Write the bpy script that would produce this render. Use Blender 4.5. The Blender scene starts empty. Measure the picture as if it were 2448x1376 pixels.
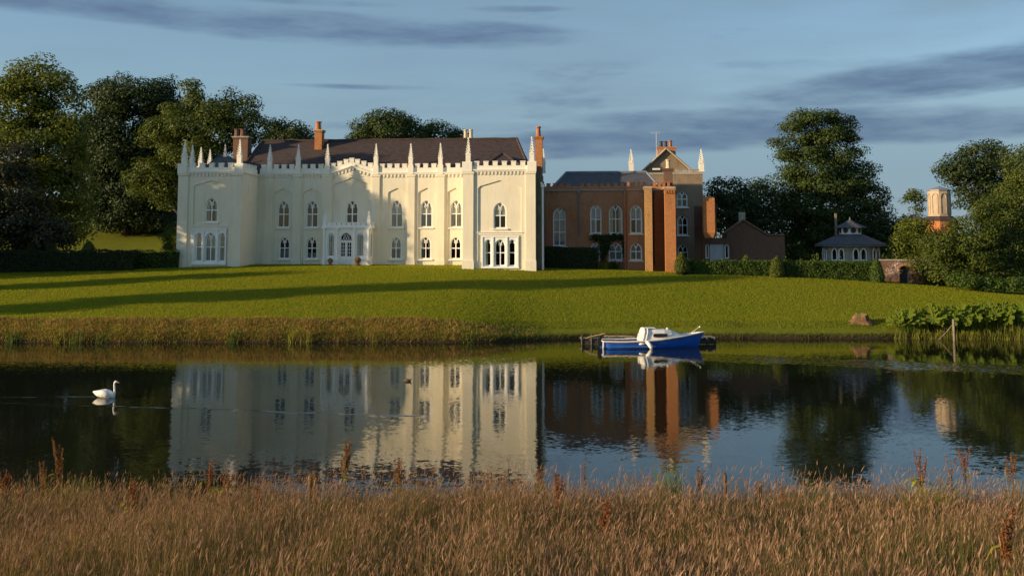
import bpy, bmesh, math, random
import numpy as np
from mathutils import Vector

# ------------------------------------------------------------------ camera
S = bpy.context.scene
COL = S.collection
R = math.radians
PI = math.pi
F, PITCH, HOR, EYE, CX = 2500.0, R(5.5), 585.0, 5.9, 1224.0      # focal length in photo pixels, eye 5.9 m above the lake
Y0 = HOR - F * math.tan(PITCH)
cam = bpy.data.cameras.new('camera')
cam.sensor_width = 36.0
cam.lens = F / 2448.0 * 36.0
cam.shift_y = -(688.0 - Y0) / 2448.0
cam.clip_end = 3000.0
co = bpy.data.objects.new('camera', cam)
co.location = (0, 0, EYE)
co.rotation_euler = (PI / 2 + PITCH, 0, 0)
COL.objects.link(co)
S.camera = co

# ------------------------------------------------------------------ light
SUN_EL, LIGHT_AZ = R(11.0), R(72.0)        # the light travels towards this azimuth (from +Y to +X)
SUN_ROT = LIGHT_AZ + PI
sun = bpy.data.lights.new('sun', 'SUN')
sun.energy = 5.0
sun.angle = R(0.6)
sun.color = (1.0, 0.745, 0.45)
so = bpy.data.objects.new('sun', sun)
ld = Vector((math.sin(LIGHT_AZ) * math.cos(SUN_EL), math.cos(LIGHT_AZ) * math.cos(SUN_EL), -math.sin(SUN_EL)))
so.rotation_euler = ld.to_track_quat('-Z', 'Y').to_euler()
so.location = (-40, -20, 40)
COL.objects.link(so)

world = bpy.data.worlds.new('World')
S.world = world
world.use_nodes = True
wn, wl = world.node_tree.nodes, world.node_tree.links
wn.clear()


def wnode(t, **kw):
    n = wn.new(t)
    for k, v in kw.items():
        setattr(n, k, v)
    return n


def wmath(op, a, b=None, c=None):
    n = wnode('ShaderNodeMath', operation=op)
    for i, v in enumerate((a, b, c)):
        if v is None:
            continue
        if isinstance(v, (int, float)):
            n.inputs[i].default_value = v
        else:
            wl.new(v, n.inputs[i])
    return n.outputs[0]


def build_world():
    out = wnode('ShaderNodeOutputWorld')
    bg = wnode('ShaderNodeBackground')
    bg.inputs['Strength'].default_value = 0.115
    sky = wnode('ShaderNodeTexSky', sky_type='NISHITA', sun_disc=False)
    sky.sun_elevation = SUN_EL
    sky.sun_rotation = SUN_ROT
    sky.altitude = 50
    sky.air_density = 1.0
    sky.dust_density = 0.4
    sky.ozone_density = 2.4
    tc = wnode('ShaderNodeTexCoord')
    sep = wnode('ShaderNodeSeparateXYZ')
    wl.new(tc.outputs['Generated'], sep.inputs[0])
    az = wmath('ARCTAN2', sep.outputs[0], sep.outputs[1])
    el = wmath('ARCSINE', sep.outputs[2])
    comb = wnode('ShaderNodeCombineXYZ')
    wl.new(wmath('MULTIPLY', az, 1.0), comb.inputs[0])
    wl.new(wmath('MULTIPLY', el, 5.0), comb.inputs[1])

    def noise(scale, detail, off):
        mp = wnode('ShaderNodeVectorMath', operation='ADD')
        wl.new(comb.outputs[0], mp.inputs[0])
        mp.inputs[1].default_value = off
        n = wnode('ShaderNodeTexNoise')
        n.inputs['Scale'].default_value = scale
        n.inputs['Detail'].default_value = detail
        n.inputs['Roughness'].default_value = 0.58
        wl.new(mp.outputs[0], n.inputs['Vector'])
        return n.outputs['Fac']

    nz = noise(6.0, 7.0, (3.1, 1.7, 0.4))
    nf = noise(3.0, 5.0, (9.4, 2.2, 5.0))
    # long stratus bars, each an ellipse in azimuth and elevation broken up by the noise
    total = None
    for px, py, hw, hh, tilt, amp in ((330, 52, 480, 28, -0.02, 0.85), (830, 72, 460, 34, -0.02, 1.0), (740, 8, 200, 9, 0.0, .6),
                                      (2420, 195, 520, 46, 0.10, 1.0), (1560, 335, 470, 34, 0.04, .8), (1950, 310, 480, 40, -.02, 1.0),
                                      (1000, 305, 330, 14, 0, .45), (1230, 15, 120, 8, 0, .5), (850, 210, 170, 6, 0, .45), (2000, 170, 700, 14, -.03, .35)):
        a0, e0 = math.atan((px - CX) / F), math.atan((HOR - py) / F)
        da = wmath('SUBTRACT', az, a0)
        de = wmath('SUBTRACT', wmath('SUBTRACT', el, e0), wmath('MULTIPLY', da, tilt))
        q = wmath('ADD', wmath('POWER', wmath('ABSOLUTE', wmath('DIVIDE', da, hw / F)), 2.0),
                  wmath('POWER', wmath('ABSOLUTE', wmath('DIVIDE', de, hh / F)), 2.0))
        m = wmath('MULTIPLY', wmath('MAXIMUM', wmath('SUBTRACT', 1.0, wmath('MULTIPLY', q, 0.5)), 0.0), amp)
        total = m if total is None else wmath('MAXIMUM', total, m)
    raw = wmath('ADD', total, wmath('MULTIPLY', wmath('SUBTRACT', nz, 0.5), 2.6))
    cm = wnode('ShaderNodeMapRange', interpolation_type='SMOOTHSTEP')
    wl.new(raw, cm.inputs[0])
    cm.inputs[1].default_value = -0.05
    cm.inputs[2].default_value = 1.05
    gate = wnode('ShaderNodeMapRange', interpolation_type='SMOOTHSTEP')
    wl.new(total, gate.inputs[0])
    gate.inputs[1].default_value = 0.0
    gate.inputs[2].default_value = 0.4
    # clouds elsewhere round the sky, as scattered as those in view
    back = wnode('ShaderNodeMapRange', interpolation_type='SMOOTHSTEP')
    wl.new(wmath('ADD', nz, wmath('MULTIPLY', nf, .5)), back.inputs[0])
    back.inputs[1].default_value = 0.86
    back.inputs[2].default_value = 1.02
    cloud = wmath('MAXIMUM', wmath('MULTIPLY', cm.outputs[0], gate.outputs[0]), wmath('MULTIPLY', back.outputs[0], 0.5))
    veil = wnode('ShaderNodeMapRange', interpolation_type='SMOOTHSTEP')
    wl.new(nf, veil.inputs[0])
    veil.inputs[1].default_value = 0.32
    veil.inputs[2].default_value = 0.75
    mv = wnode('ShaderNodeMix', data_type='RGBA')
    low = wnode('ShaderNodeMapRange', interpolation_type='SMOOTHSTEP')     # thin haze cloud lies along the horizon
    wl.new(el, low.inputs[0])
    low.inputs[1].default_value = 0.24
    low.inputs[2].default_value = 0.06
    away = wnode('ShaderNodeMapRange', interpolation_type='SMOOTHSTEP')    # the haze on the sun's side keeps its glow
    wl.new(wmath('ADD', wmath('MULTIPLY', sep.outputs[0], math.sin(SUN_ROT)), wmath('MULTIPLY', sep.outputs[1], math.cos(SUN_ROT))), away.inputs[0])
    away.inputs[1].default_value = 0.55
    away.inputs[2].default_value = -0.05
    wl.new(wmath('MULTIPLY', away.outputs[0], wmath('MAXIMUM', wmath('ADD', wmath('MULTIPLY', veil.outputs[0], 0.45), .38), wmath('MULTIPLY', low.outputs[0], 0.88))), mv.inputs['Factor'])
    wl.new(sky.outputs[0], mv.inputs['A'])
    mv.inputs['B'].default_value = (1.30, 1.95, 2.55, 1)
    mc = wnode('ShaderNodeMix', data_type='RGBA')
    wl.new(wmath('MULTIPLY', cloud, wmath('ADD', .24, wmath('MULTIPLY', noise(16.0, 7.0, (1.3, 4.1, 2.0)), .92))), mc.inputs['Factor'])
    wl.new(mv.outputs['Result'], mc.inputs['A'])
    mc.inputs['B'].default_value = (0.55, 0.90, 1.60, 1)
    wl.new(mc.outputs['Result'], bg.inputs['Color'])
    wl.new(bg.outputs[0], out.inputs[0])


build_world()
vs = S.view_settings
vs.view_transform = 'Standard'
vs.look = 'None'
vs.gamma = 1.0
vs.use_curve_mapping = False
vs.exposure = 0.58


# ------------------------------------------------------------------ helpers: picture point to place
def ray(x, y):
    dx, dz = (x - CX) / F, -(y - Y0) / F
    c, s = math.cos(PITCH), math.sin(PITCH)
    return Vector((dx, c - s * dz, s + c * dz))


def at(x, y, Y):
    d = ray(x, y)
    t = Y / d.y
    return Vector((d.x * t, Y, EYE + d.z * t))


def sstep(a, b, x):
    t = min(1.0, max(0.0, (x - a) / (b - a)))
    return t * t * (3 - 2 * t)


def interp(pts, x):
    return float(np.interp(x, [p[0] for p in pts], [p[1] for p in pts]))


def wob(x, k=1.0, p=0.0):
    return math.sin(x * k + p) * .5 + math.sin(x * k * 2.3 + p * 1.7 + 1) * .3 + math.sin(x * k * 5.1 + p + 2) * .2


ZH = ((-120, 3.2), (-60, 3.5), (-42, 3.62), (-31, 3.82), (-25, 3.98), (-15, 4.02), (-4, 3.95), (2, 3.87), (8, 3.74), (15.3, 3.51), (22.8, 3.30), (31.3, 2.80), (43, 1.75), (70, 1.2), (150, 1.2))


def far_shore(X):
    return 64.3 + 2.5 * sstep(-4, 6, X) - .8 * sstep(30, 45, X) + .22 * wob(X, .55) - 0.9 * max(0, min(32, -X - 41))


def near_shore(X):
    return 22.4 + .6 * wob(X, .33, 1.3) + .3 * sstep(2, 9, X) - .5 * (1 - sstep(-8, -3, X))


def gz_far(X, Y):
    s = Y - far_shore(X)
    wl_ = 1 - sstep(-6, 3, X)
    if s <= 0:
        return max(-1.6, s * 0.9)
    bl = interp(((0, 0), (.12, .22), (.5, .52), (1.4, 1.08), (2.1, 1.30), (2.5, 1.36)), s)
    br = interp(((0, 0), (.12, .18), (.6, .27), (1.6, .44), (2.6, .72), (3.2, .86), (4.0, .96)), s)
    sl, sr = 2.5, 4.0
    yh = 88.0
    zh = interp(ZH, X)

    def lawn(s0, z0, b):
        y0 = far_shore(X) + s0
        if Y <= y0:
            return b
        t = min(1, (Y - y0) / (yh - y0))
        return z0 + (zh - z0) * (t + .12 * t * (1 - t))
    z = lawn(sl, 1.36, bl) * wl_ + lawn(sr, .96, br) * (1 - wl_)
    if Y > yh:
        lev = (Y - yh)
        z += .04 * min(lev, 6) * (1 - sstep(2, 12, X))
        hill = (1 - sstep(-30, -22, X)) * 5.0 * sstep(98, 138, Y) + 1.5 * sstep(120, 260, Y)
        z += hill
    return z


def gz_near(X, Y):
    s = near_shore(X) - Y
    if s <= 0:
        return max(-1.6, s * .7)
    return interp(((0, 0), (.3, .28), (1.4, .55), (3, .80), (7.5, 1.45), (12, 2.28), (18, 3.4), (22.4, 4.2), (45, 5.6), (120, 7.2)), s) + .05 * wob(X, .9, Y * .7) + .04 * wob(Y, 1.7, X)


def gz(X, Y):
    return gz_near(X, Y) if Y < 44 else gz_far(X, Y)


def ground_at(x, y, y_from=45.0):
    d = ray(x, y)
    Y = y_from
    while Y < 400:
        t = Y / d.y
        if EYE + d.z * t <= gz(d.x * t, Y):
            return Vector((d.x * t, Y, gz(d.x * t, Y)))
        Y += 0.05
    return at(x, y, 100)


# ------------------------------------------------------------------ helpers: materials
MATS = {}


class NT:
    def __init__(self, name):
        m = bpy.data.materials.new(name)
        m.use_nodes = True
        self.m, self.n, self.l = m, m.node_tree.nodes, m.node_tree.links
        self.b = self.n['Principled BSDF']
        MATS[name] = m

    def add(self, t, **kw):
        n = self.n.new(t)
        for k, v in kw.items():
            setattr(n, k, v)
        return n

    def link(self, a, b):
        self.l.new(a, b)

    def coord(self, kind='Object', scale=None):
        tc = self.add('ShaderNodeTexCoord')
        o = tc.outputs[kind]
        if scale is not None:
            mp = self.add('ShaderNodeMapping')
            mp.inputs['Scale'].default_value = scale
            self.link(o, mp.inputs[0])
            o = mp.outputs[0]
        return o

    def pos(self, scale=None):
        o = self.add('ShaderNodeNewGeometry').outputs['Position']
        if scale is not None:
            mp = self.add('ShaderNodeMapping')
            mp.inputs['Scale'].default_value = scale
            self.link(o, mp.inputs[0])
            o = mp.outputs[0]
        return o

    def noise(self, vec, scale, detail=4, rough=.55, out='Fac'):
        n = self.add('ShaderNodeTexNoise')
        n.inputs['Scale'].default_value = scale
        n.inputs['Detail'].default_value = detail
        n.inputs['Roughness'].default_value = rough
        self.link(vec, n.inputs['Vector'])
        return n.outputs[out]

    def ramp(self, fac, stops):
        n = self.add('ShaderNodeValToRGB')
        e = n.color_ramp.elements
        while len(e) < len(stops):
            e.new(.5)
        for i, (p, c) in enumerate(stops):
            e[i].position = p
            e[i].color = (*c, 1)
        self.link(fac, n.inputs[0])
        return n.outputs[0]

    def mix(self, fac, a, b, blend='MIX'):
        n = self.add('ShaderNodeMix', data_type='RGBA', blend_type=blend)
        for sock, v in (('Factor', fac), ('A', a), ('B', b)):
            if isinstance(v, tuple):
                n.inputs[sock].default_value = (*v, 1)
            elif isinstance(v, (int, float)):
                n.inputs[sock].default_value = v
            else:
                self.link(v, n.inputs[sock])
        return n.outputs['Result']

    def math(self, op, a, b=None):
        n = self.add('ShaderNodeMath', operation=op)
        for i, v in enumerate((a, b)):
            if v is None:
                continue
            if isinstance(v, (int, float)):
                n.inputs[i].default_value = v
            else:
                self.link(v, n.inputs[i])
        return n.outputs[0]

    def bump(self, h, strength=.3, dist=.02):
        n = self.add('ShaderNodeBump')
        n.inputs['Strength'].default_value = strength
        n.inputs['Distance'].default_value = dist
        self.link(h, n.inputs['Height'])
        self.link(n.outputs[0], self.b.inputs['Normal'])

    def color(self, c):
        if isinstance(c, tuple):
            self.b.inputs['Base Color'].default_value = (*c, 1)
        else:
            self.link(c, self.b.inputs['Base Color'])

    def rough(self, r, spec=None):
        self.b.inputs['Roughness'].default_value = r
        if spec is not None:
            self.b.inputs['Specular IOR Level'].default_value = spec


def plain(name, c1, c2, scale=2.0, rough=.7, spec=.3, bump=.15, dist=.01, streak=None, lo=.35, hi=.68):
    t = NT(name)
    v = t.pos()
    n = t.noise(v, scale, 6, .6)
    c = t.ramp(n, ((lo, c1), (hi, c2)))
    if streak:                                                   # rain streaks and grime with a shape of their own
        sn = t.noise(t.pos((1.6, 1.6, .16)), 2.2, 5, .65)
        f = t.ramp(sn, ((.50, (0, 0, 0)), (.78, (1, 1, 1))))
        c = t.mix(t.math('MULTIPLY', f, streak[1]), c, streak[0])
    t.color(c)
    t.rough(rough, spec)
    if bump:
        t.bump(t.noise(v, scale * 9, 4), bump, dist)
    return t.m


plain('stucco', (.725, .67, .525), (.79, .735, .585), .5, .85, .2, .2, .01, ((.50, .46, .36), .42))
plain('trim', (.78, .74, .63), (.84, .80, .70), 1.1, .7, .25, .15, .008, ((.52, .49, .40), .35))
plain('joinery', (.80, .80, .77), (.84, .84, .81), 3, .45, .4, .0)
plain('flank_stone', (.10, .085, .065), (.20, .165, .125), 1.3, .9, .2, .5, .03, ((.06, .055, .05), .6))
plain('render_brown', (.22, .165, .11), (.30, .225, .15), .9, .9, .2, .3, .02, ((.12, .10, .08), .5))
plain('stone_pale', (.38, .30, .21), (.48, .39, .28), 1.6, .85, .2, .3, .01, ((.25, .21, .17), .5))
plain('stone_weathered', (.30, .27, .22), (.42, .37, .30), 2.5, .9, .2, .4, .02)
plain('pot_clay', (.30, .12, .06), (.42, .19, .10), 5, .8, .2, .2)
plain('pot_buff', (.55, .44, .28), (.66, .55, .37), 4, .8, .2, .2)
plain('pot_dark', (.03, .03, .035), (.06, .055, .055), 4, .6, .3, .1)
plain('lead', (.16, .17, .19), (.23, .24, .26), 1.5, .5, .5, .1)
plain('iron_white', (.66, .66, .62), (.74, .74, .70), 3, .5, .4, 0)
plain('iron_dark', (.04, .04, .045), (.07, .07, .07), 4, .5, .4, 0)
plain('metal_aerial', (.35, .36, .38), (.48, .49, .5), 4, .4, .6, 0)
plain('room_dark', (.035, .03, .026), (.05, .043, .036), 1, .9, .1, 0)  # near-black, puts the darkness of unlit rooms into the wall colour
plain('curtain', (.62, .56, .44), (.74, .68, .55), 1.4, .95, .1, 0)
plain('curtain_grey', (.30, .31, .30), (.40, .41, .39), 1.4, .95, .1, 0)
plain('blind_grey', (.32, .38, .44), (.38, .44, .50), 1.4, .8, .2, 0)
plain('bark', (.075, .06, .045), (.14, .115, .085), 5, .95, .1, .6, .04)
plain('bark_pale', (.17, .145, .11), (.26, .22, .17), 5, .95, .1, .5, .03)
plain('stump_wood', (.09, .055, .026), (.25, .155, .075), 5, .95, .1, .6, .03)
plain('stump_cut', (.30, .19, .10), (.38, .26, .15), 6, .9, .1, .3, .01)
plain('jetty_wood', (.17, .135, .10), (.29, .235, .175), 6, .9, .15, .5, .01, ((.07, .06, .05), .5))
plain('jetty_wet', (.03, .028, .022), (.06, .052, .042), 6, .6, .3, .4, .01)
plain('boat_white', (.74, .72, .66), (.80, .78, .72), 3, .35, .45, 0, .01, ((.5, .47, .40), .3))
plain('boat_deck', (.66, .64, .58), (.74, .72, .66), 3, .6, .3, 0)
plain('teak', (.22, .11, .05), (.33, .17, .08), 9, .6, .3, .1)
plain('oar_wood', (.42, .28, .13), (.52, .36, .18), 9, .6, .3, .1)
plain('fender_white', (.76, .75, .72), (.82, .81, .78), 3, .4, .4, 0)
plain('swan_white', (.80, .78, .72), (.86, .84, .79), 8, .8, .2, .3, .01)
plain('bill_orange', (.60, .20, .05), (.66, .25, .07), 20, .5, .3, 0)
plain('black_matte', (.012, .012, .012), (.02, .02, .02), 9, .6, .3, 0)
plain('duck_brown', (.10, .065, .04), (.20, .14, .085), 25, .85, .2, .2)
plain('hedge_core', (.012, .018, .007), (.02, .03, .01), 4, .95, .05, 0)
plain('door_white', (.46, .49, .55), (.52, .55, .61), 2, .6, .3, 0)


def boat_blue():
    t = NT('boat_blue')
    n = t.noise(t.pos(), 1.5, 5)
    t.color(t.ramp(n, ((.35, (.014, .10, .46)), (.7, (.022, .14, .58)))))
    t.rough(.32, .45)
    t.b.inputs['Coat Weight'].default_value = .25


boat_blue()


def brick_mat(name, cols, mortar, stain, sc=1.0):
    t = NT(name)
    oc = t.coord('Object')
    sep = t.add('ShaderNodeSeparateXYZ')
    t.link(oc, sep.inputs[0])
    cb = t.add('ShaderNodeCombineXYZ')
    t.link(t.math('ADD', sep.outputs[0], sep.outputs[1]), cb.inputs[0])
    t.link(sep.outputs[2], cb.inputs[1])
    br = t.add('ShaderNodeTexBrick')
    br.inputs['Scale'].default_value = sc
    br.inputs['Brick Width'].default_value = .235
    br.inputs['Row Height'].default_value = .08
    br.inputs['Mortar Size'].default_value = .010
    br.inputs['Bias'].default_value = -.1
    t.link(cb.outputs[0], br.inputs['Vector'])
    br.inputs['Color1'].default_value = (*cols[0], 1)
    br.inputs['Color2'].default_value = (*cols[1], 1)
    br.inputs['Mortar'].default_value = (*mortar, 1)
    n = t.noise(t.pos(), .55, 7, .65)
    c = t.mix(t.ramp(n, ((.42, (0, 0, 0)), (.70, (.75, .75, .75)))), br.outputs[0], stain)
    n2 = t.noise(t.pos((3, 3, .5)), 1.3, 5, .7)
    c = t.mix(t.ramp(n2, ((.5, (0, 0, 0)), (.8, (.6, .6, .6)))), c, (cols[0][0] * .35, cols[0][1] * .35, cols[0][2] * .4))
    n3 = t.noise(t.pos((1, 1, 2.2)), 4.5, 3, .6)
    c = t.mix(t.ramp(n3, ((.35, (.55, .55, .55)), (.65, (0, 0, 0)))), c, (cols[1][0] * 1.15, cols[1][1] * 1.25, cols[1][2] * 1.4))
    t.color(c)
    t.rough(.9, .15)
    t.bump(t.math('ADD', br.outputs['Fac'], t.math('MULTIPLY', n2, -1.2)), .4, -.012)
    return t.m


brick_mat('brick_red', ((.33, .12, .050), (.47, .19, .082)), (.36, .27, .19), (.43, .28, .18))
brick_mat('brick_orange', ((.33, .105, .030), (.46, .165, .05)), (.36, .24, .14), (.28, .13, .06))
brick_mat('brick_buff', ((.36, .16, .05), (.50, .26, .09)), (.38, .28, .16), (.30, .17, .07))
brick_mat('brick_dark', ((.13, .062, .04), (.19, .09, .055)), (.17, .14, .11), (.11, .085, .065))


def slate(name, c1, c2, lich):
    t = NT(name)
    oc = t.coord('Object')
    sep = t.add('ShaderNodeSeparateXYZ')
    t.link(oc, sep.inputs[0])
    cb = t.add('ShaderNodeCombineXYZ')
    t.link(sep.outputs[0], cb.inputs[0])
    t.link(t.math('MULTIPLY', sep.outputs[2], 1.7), cb.inputs[1])
    br = t.add('ShaderNodeTexBrick')
    br.inputs['Scale'].default_value = 1
    br.inputs['Brick Width'].default_value = .34
    br.inputs['Row Height'].default_value = .26
    br.inputs['Mortar Size'].default_value = .016
    t.link(cb.outputs[0], br.inputs['Vector'])
    br.inputs['Color1'].default_value = (*c1, 1)
    br.inputs['Color2'].default_value = (*c2, 1)
    br.inputs['Mortar'].default_value = (c1[0] * .4, c1[1] * .4, c1[2] * .4, 1)
    n = t.noise(t.pos(), .5, 8, .7)
    c = t.mix(t.ramp(n, ((.45, (0, 0, 0)), (.75, (.8, .8, .8)))), br.outputs[0], lich)
    n3 = t.noise(t.pos(), 3.5, 6, .7)
    c = t.mix(t.ramp(n3, ((.6, (0, 0, 0)), (.72, (.7, .7, .7)))), c, (c2[0] * 1.5, c2[1] * 1.5, c2[2] * 1.5))
    t.color(c)
    t.rough(.75, .3)
    t.bump(t.math('ADD', br.outputs['Fac'], t.math('MULTIPLY', n3, -.8)), .5, -.02)


slate('slate_brown', (.052, .036, .033), (.080, .055, .049), (.066, .046, .037))
slate('slate_grey', (.075, .078, .088), (.11, .112, .125), (.09, .08, .075))


def glass_mat():
    t = NT('window_glass')
    t.n.remove(t.b)
    out = [n for n in t.n if n.type == 'OUTPUT_MATERIAL'][0]
    tr = t.add('ShaderNodeBsdfTransparent')
    tr.inputs[0].default_value = (.80, .84, .86, 1)
    gl = t.add('ShaderNodeBsdfGlossy')
    gl.inputs['Roughness'].default_value = .02
    gl.inputs['Color'].default_value = (.95, .97, 1, 1)
    fr = t.add('ShaderNodeFresnel')
    fr.inputs['IOR'].default_value = 1.5
    nz = t.noise(t.pos(), 2.5, 2)
    bp = t.add('ShaderNodeBump')
    bp.inputs['Strength'].default_value = .25
    bp.inputs['Distance'].default_value = .01
    t.link(nz, bp.inputs['Height'])
    t.link(bp.outputs[0], gl.inputs['Normal'])
    mx = t.add('ShaderNodeMixShader')
    t.link(fr.outputs[0], mx.inputs[0])
    t.link(tr.outputs[0], mx.inputs[1])
    t.link(gl.outputs[0], mx.inputs[2])
    t.link(mx.outputs[0], out.inputs[0])


glass_mat()


def leaf_mat(name, stops, trans=.35, rough=.6, patch=None):
    """foliage: every leaf island has its own tone, part of the light goes through"""
    t = NT(name)
    g = t.add('ShaderNodeNewGeometry')
    c = t.ramp(g.outputs['Random Per Island'], stops)
    n = t.noise(t.pos(), .35, 3)
    c = t.mix(t.ramp(n, ((.35, (0, 0, 0)), (.7, (.5, .5, .5)))), c, patch or stops[-1][1])
    t.color(c)
    t.rough(rough, .25)
    tl = t.add('ShaderNodeBsdfTranslucent')
    t.link(t.mix(.4, c, (stops[-1][1][0] * 1.4, stops[-1][1][1] * 1.3, stops[-1][1][2] * .5)), tl.inputs['Color'])
    mx = t.add('ShaderNodeMixShader')
    mx.inputs[0].default_value = trans
    out = [n for n in t.n if n.type == 'OUTPUT_MATERIAL'][0]
    t.link(t.b.outputs[0], mx.inputs[1])
    t.link(tl.outputs[0], mx.inputs[2])
    t.link(mx.outputs[0], out.inputs[0])


leaf_mat('leaf_lime', ((0, (0.0229, 0.0420, 0.0100)), (.5, (0.0440, 0.0720, 0.0150)), (1, (0.0722, 0.1060, 0.0220))), .28)
leaf_mat('leaf_dark', ((0, (0.0162, 0.0290, 0.0090)), (.5, (0.0288, 0.0500, 0.0140)), (1, (0.0486, 0.0750, 0.0200))), .22)
leaf_mat('leaf_oak', ((0, (0.0328, 0.0540, 0.0080)), (.5, (0.0640, 0.0930, 0.0130)), (1, (0.1066, 0.1350, 0.0200))), .32)
leaf_mat('leaf_yellow', ((0, (0.0510, 0.0750, 0.0080)), (.5, (0.1020, 0.1300, 0.0140)), (1, (0.1615, 0.1900, 0.0240))), .35)
leaf_mat('leaf_conifer', ((0, (.020, .026, .014)), (.5, (.034, .041, .021)), (1, (.065, .066, .032))), .15)
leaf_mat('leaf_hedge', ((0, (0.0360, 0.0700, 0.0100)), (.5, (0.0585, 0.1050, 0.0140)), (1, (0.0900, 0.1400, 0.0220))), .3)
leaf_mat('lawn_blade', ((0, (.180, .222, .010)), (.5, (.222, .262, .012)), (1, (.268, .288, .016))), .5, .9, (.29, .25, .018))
leaf_mat('leaf_hedge_shaded', ((0, (.016, .024, .010)), (.5, (.026, .040, .014)), (1, (.040, .056, .02))), .2)  # shaded copy of the hedge leaf, shade put into its colour
leaf_mat('leaf_topiary', ((0, (.055, .075, .010)), (.5, (.085, .11, .016)), (1, (.13, .145, .024))), .3)
leaf_mat('leaf_gunnera', ((0, (.050, .080, .006)), (.5, (.090, .130, .010)), (1, (.16, .20, .018))), .35, .9)
leaf_mat('leaf_reed', ((0, (.10, .125, .014)), (.5, (.17, .19, .022)), (1, (.28, .27, .04))), .4)
leaf_mat('leaf_rush', ((0, (.055, .12, .018)), (.5, (.085, .165, .025)), (1, (.14, .21, .035))), .4)
leaf_mat('grass_bank', ((0, (.16, .100, .034)), (.5, (.30, .195, .065)), (1, (.46, .32, .12))), .35, .9, (.27, .185, .055))
leaf_mat('grass_green', ((0, (.06, .075, .012)), (.5, (.10, .11, .018)), (1, (.15, .14, .028))), .35, .8)
leaf_mat('meadow_stem', ((0, (.035, .030, .010)), (.4, (.085, .062, .022)), (.8, (.23, .155, .070)), (1, (.42, .29, .145))), .25, .9, (.10, .105, .025))
leaf_mat('meadow_green', ((0, (.030, .042, .010)), (.5, (.070, .085, .018)), (1, (.14, .14, .035))), .35, .8)
leaf_mat('meadow_head', ((0, (.10, .058, .036)), (.5, (.30, .180, .112)), (1, (.64, .42, .27))), .22, .9, (.33, .19, .115))
leaf_mat('dock_seed', ((0, (.12, .042, .018)), (.5, (.20, .068, .026)), (1, (.30, .11, .04))), .3, .8)
leaf_mat('dock_brown', ((0, (.12, .055, .02)), (.5, (.19, .09, .03)), (1, (.27, .14, .05))), .3, .8)
leaf_mat('dock_leaf', ((0, (.18, .19, .015)), (.5, (.30, .28, .02)), (1, (.42, .38, .03))), .45, .6)
leaf_mat('rose_bloom', ((0, (.42, .30, .28)), (.5, (.52, .40, .36)), (1, (.6, .5, .45))), .3)


def lawn_mat():
    t = NT('lawn')
    p = t.pos()
    n1 = t.noise(p, .22, 5, .6)
    c = t.ramp(n1, ((.3, (.125, .148, .010)), (.5, (.165, .178, .013)), (.72, (.205, .20, .017))))
    n2 = t.noise(t.pos((1, .45, 1)), 2.6, 8, .72)
    c = t.mix(t.ramp(n2, ((.36, (.65, .65, .65)), (.62, (0, 0, 0)))), c, (.085, .105, .008))
    n3 = t.noise(t.pos((1, .5, 1)), 11, 5, .75)
    c = t.mix(t.ramp(n3, ((.5, (0, 0, 0)), (.75, (.6, .6, .6)))), c, (.19, .175, .03))
    # mowing passes along the shore
    w = t.add('ShaderNodeTexWave', bands_direction='Y')
    w.inputs['Scale'].default_value = .16
    w.inputs['Distortion'].default_value = 1.2
    w.inputs['Detail'].default_value = 2
    w.inputs['Detail Scale'].default_value = .4
    t.link(p, w.inputs['Vector'])
    c = t.mix(t.math('MULTIPLY', w.outputs['Fac'], .16), c, (.17, .165, .024))
    # bare soil where the ground meets the lake
    sp = t.add('ShaderNodeSeparateXYZ')
    t.link(p, sp.inputs[0])
    e = t.add('ShaderNodeMapRange')
    t.link(t.math('ADD', sp.outputs[2], t.math('MULTIPLY', n2, .25)), e.inputs[0])
    e.inputs[1].default_value = .48
    e.inputs[2].default_value = .25
    c = t.mix(e.outputs[0], c, (.045, .034, .02))
    t.color(c)
    t.rough(1.0, .05)
    t.bump(t.math('ADD', n3, n2), .9, .05)


lawn_mat()
plain('soil', (.045, .035, .022), (.085, .064, .038), 1.2, 1.0, .05, .6, .05)


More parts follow.
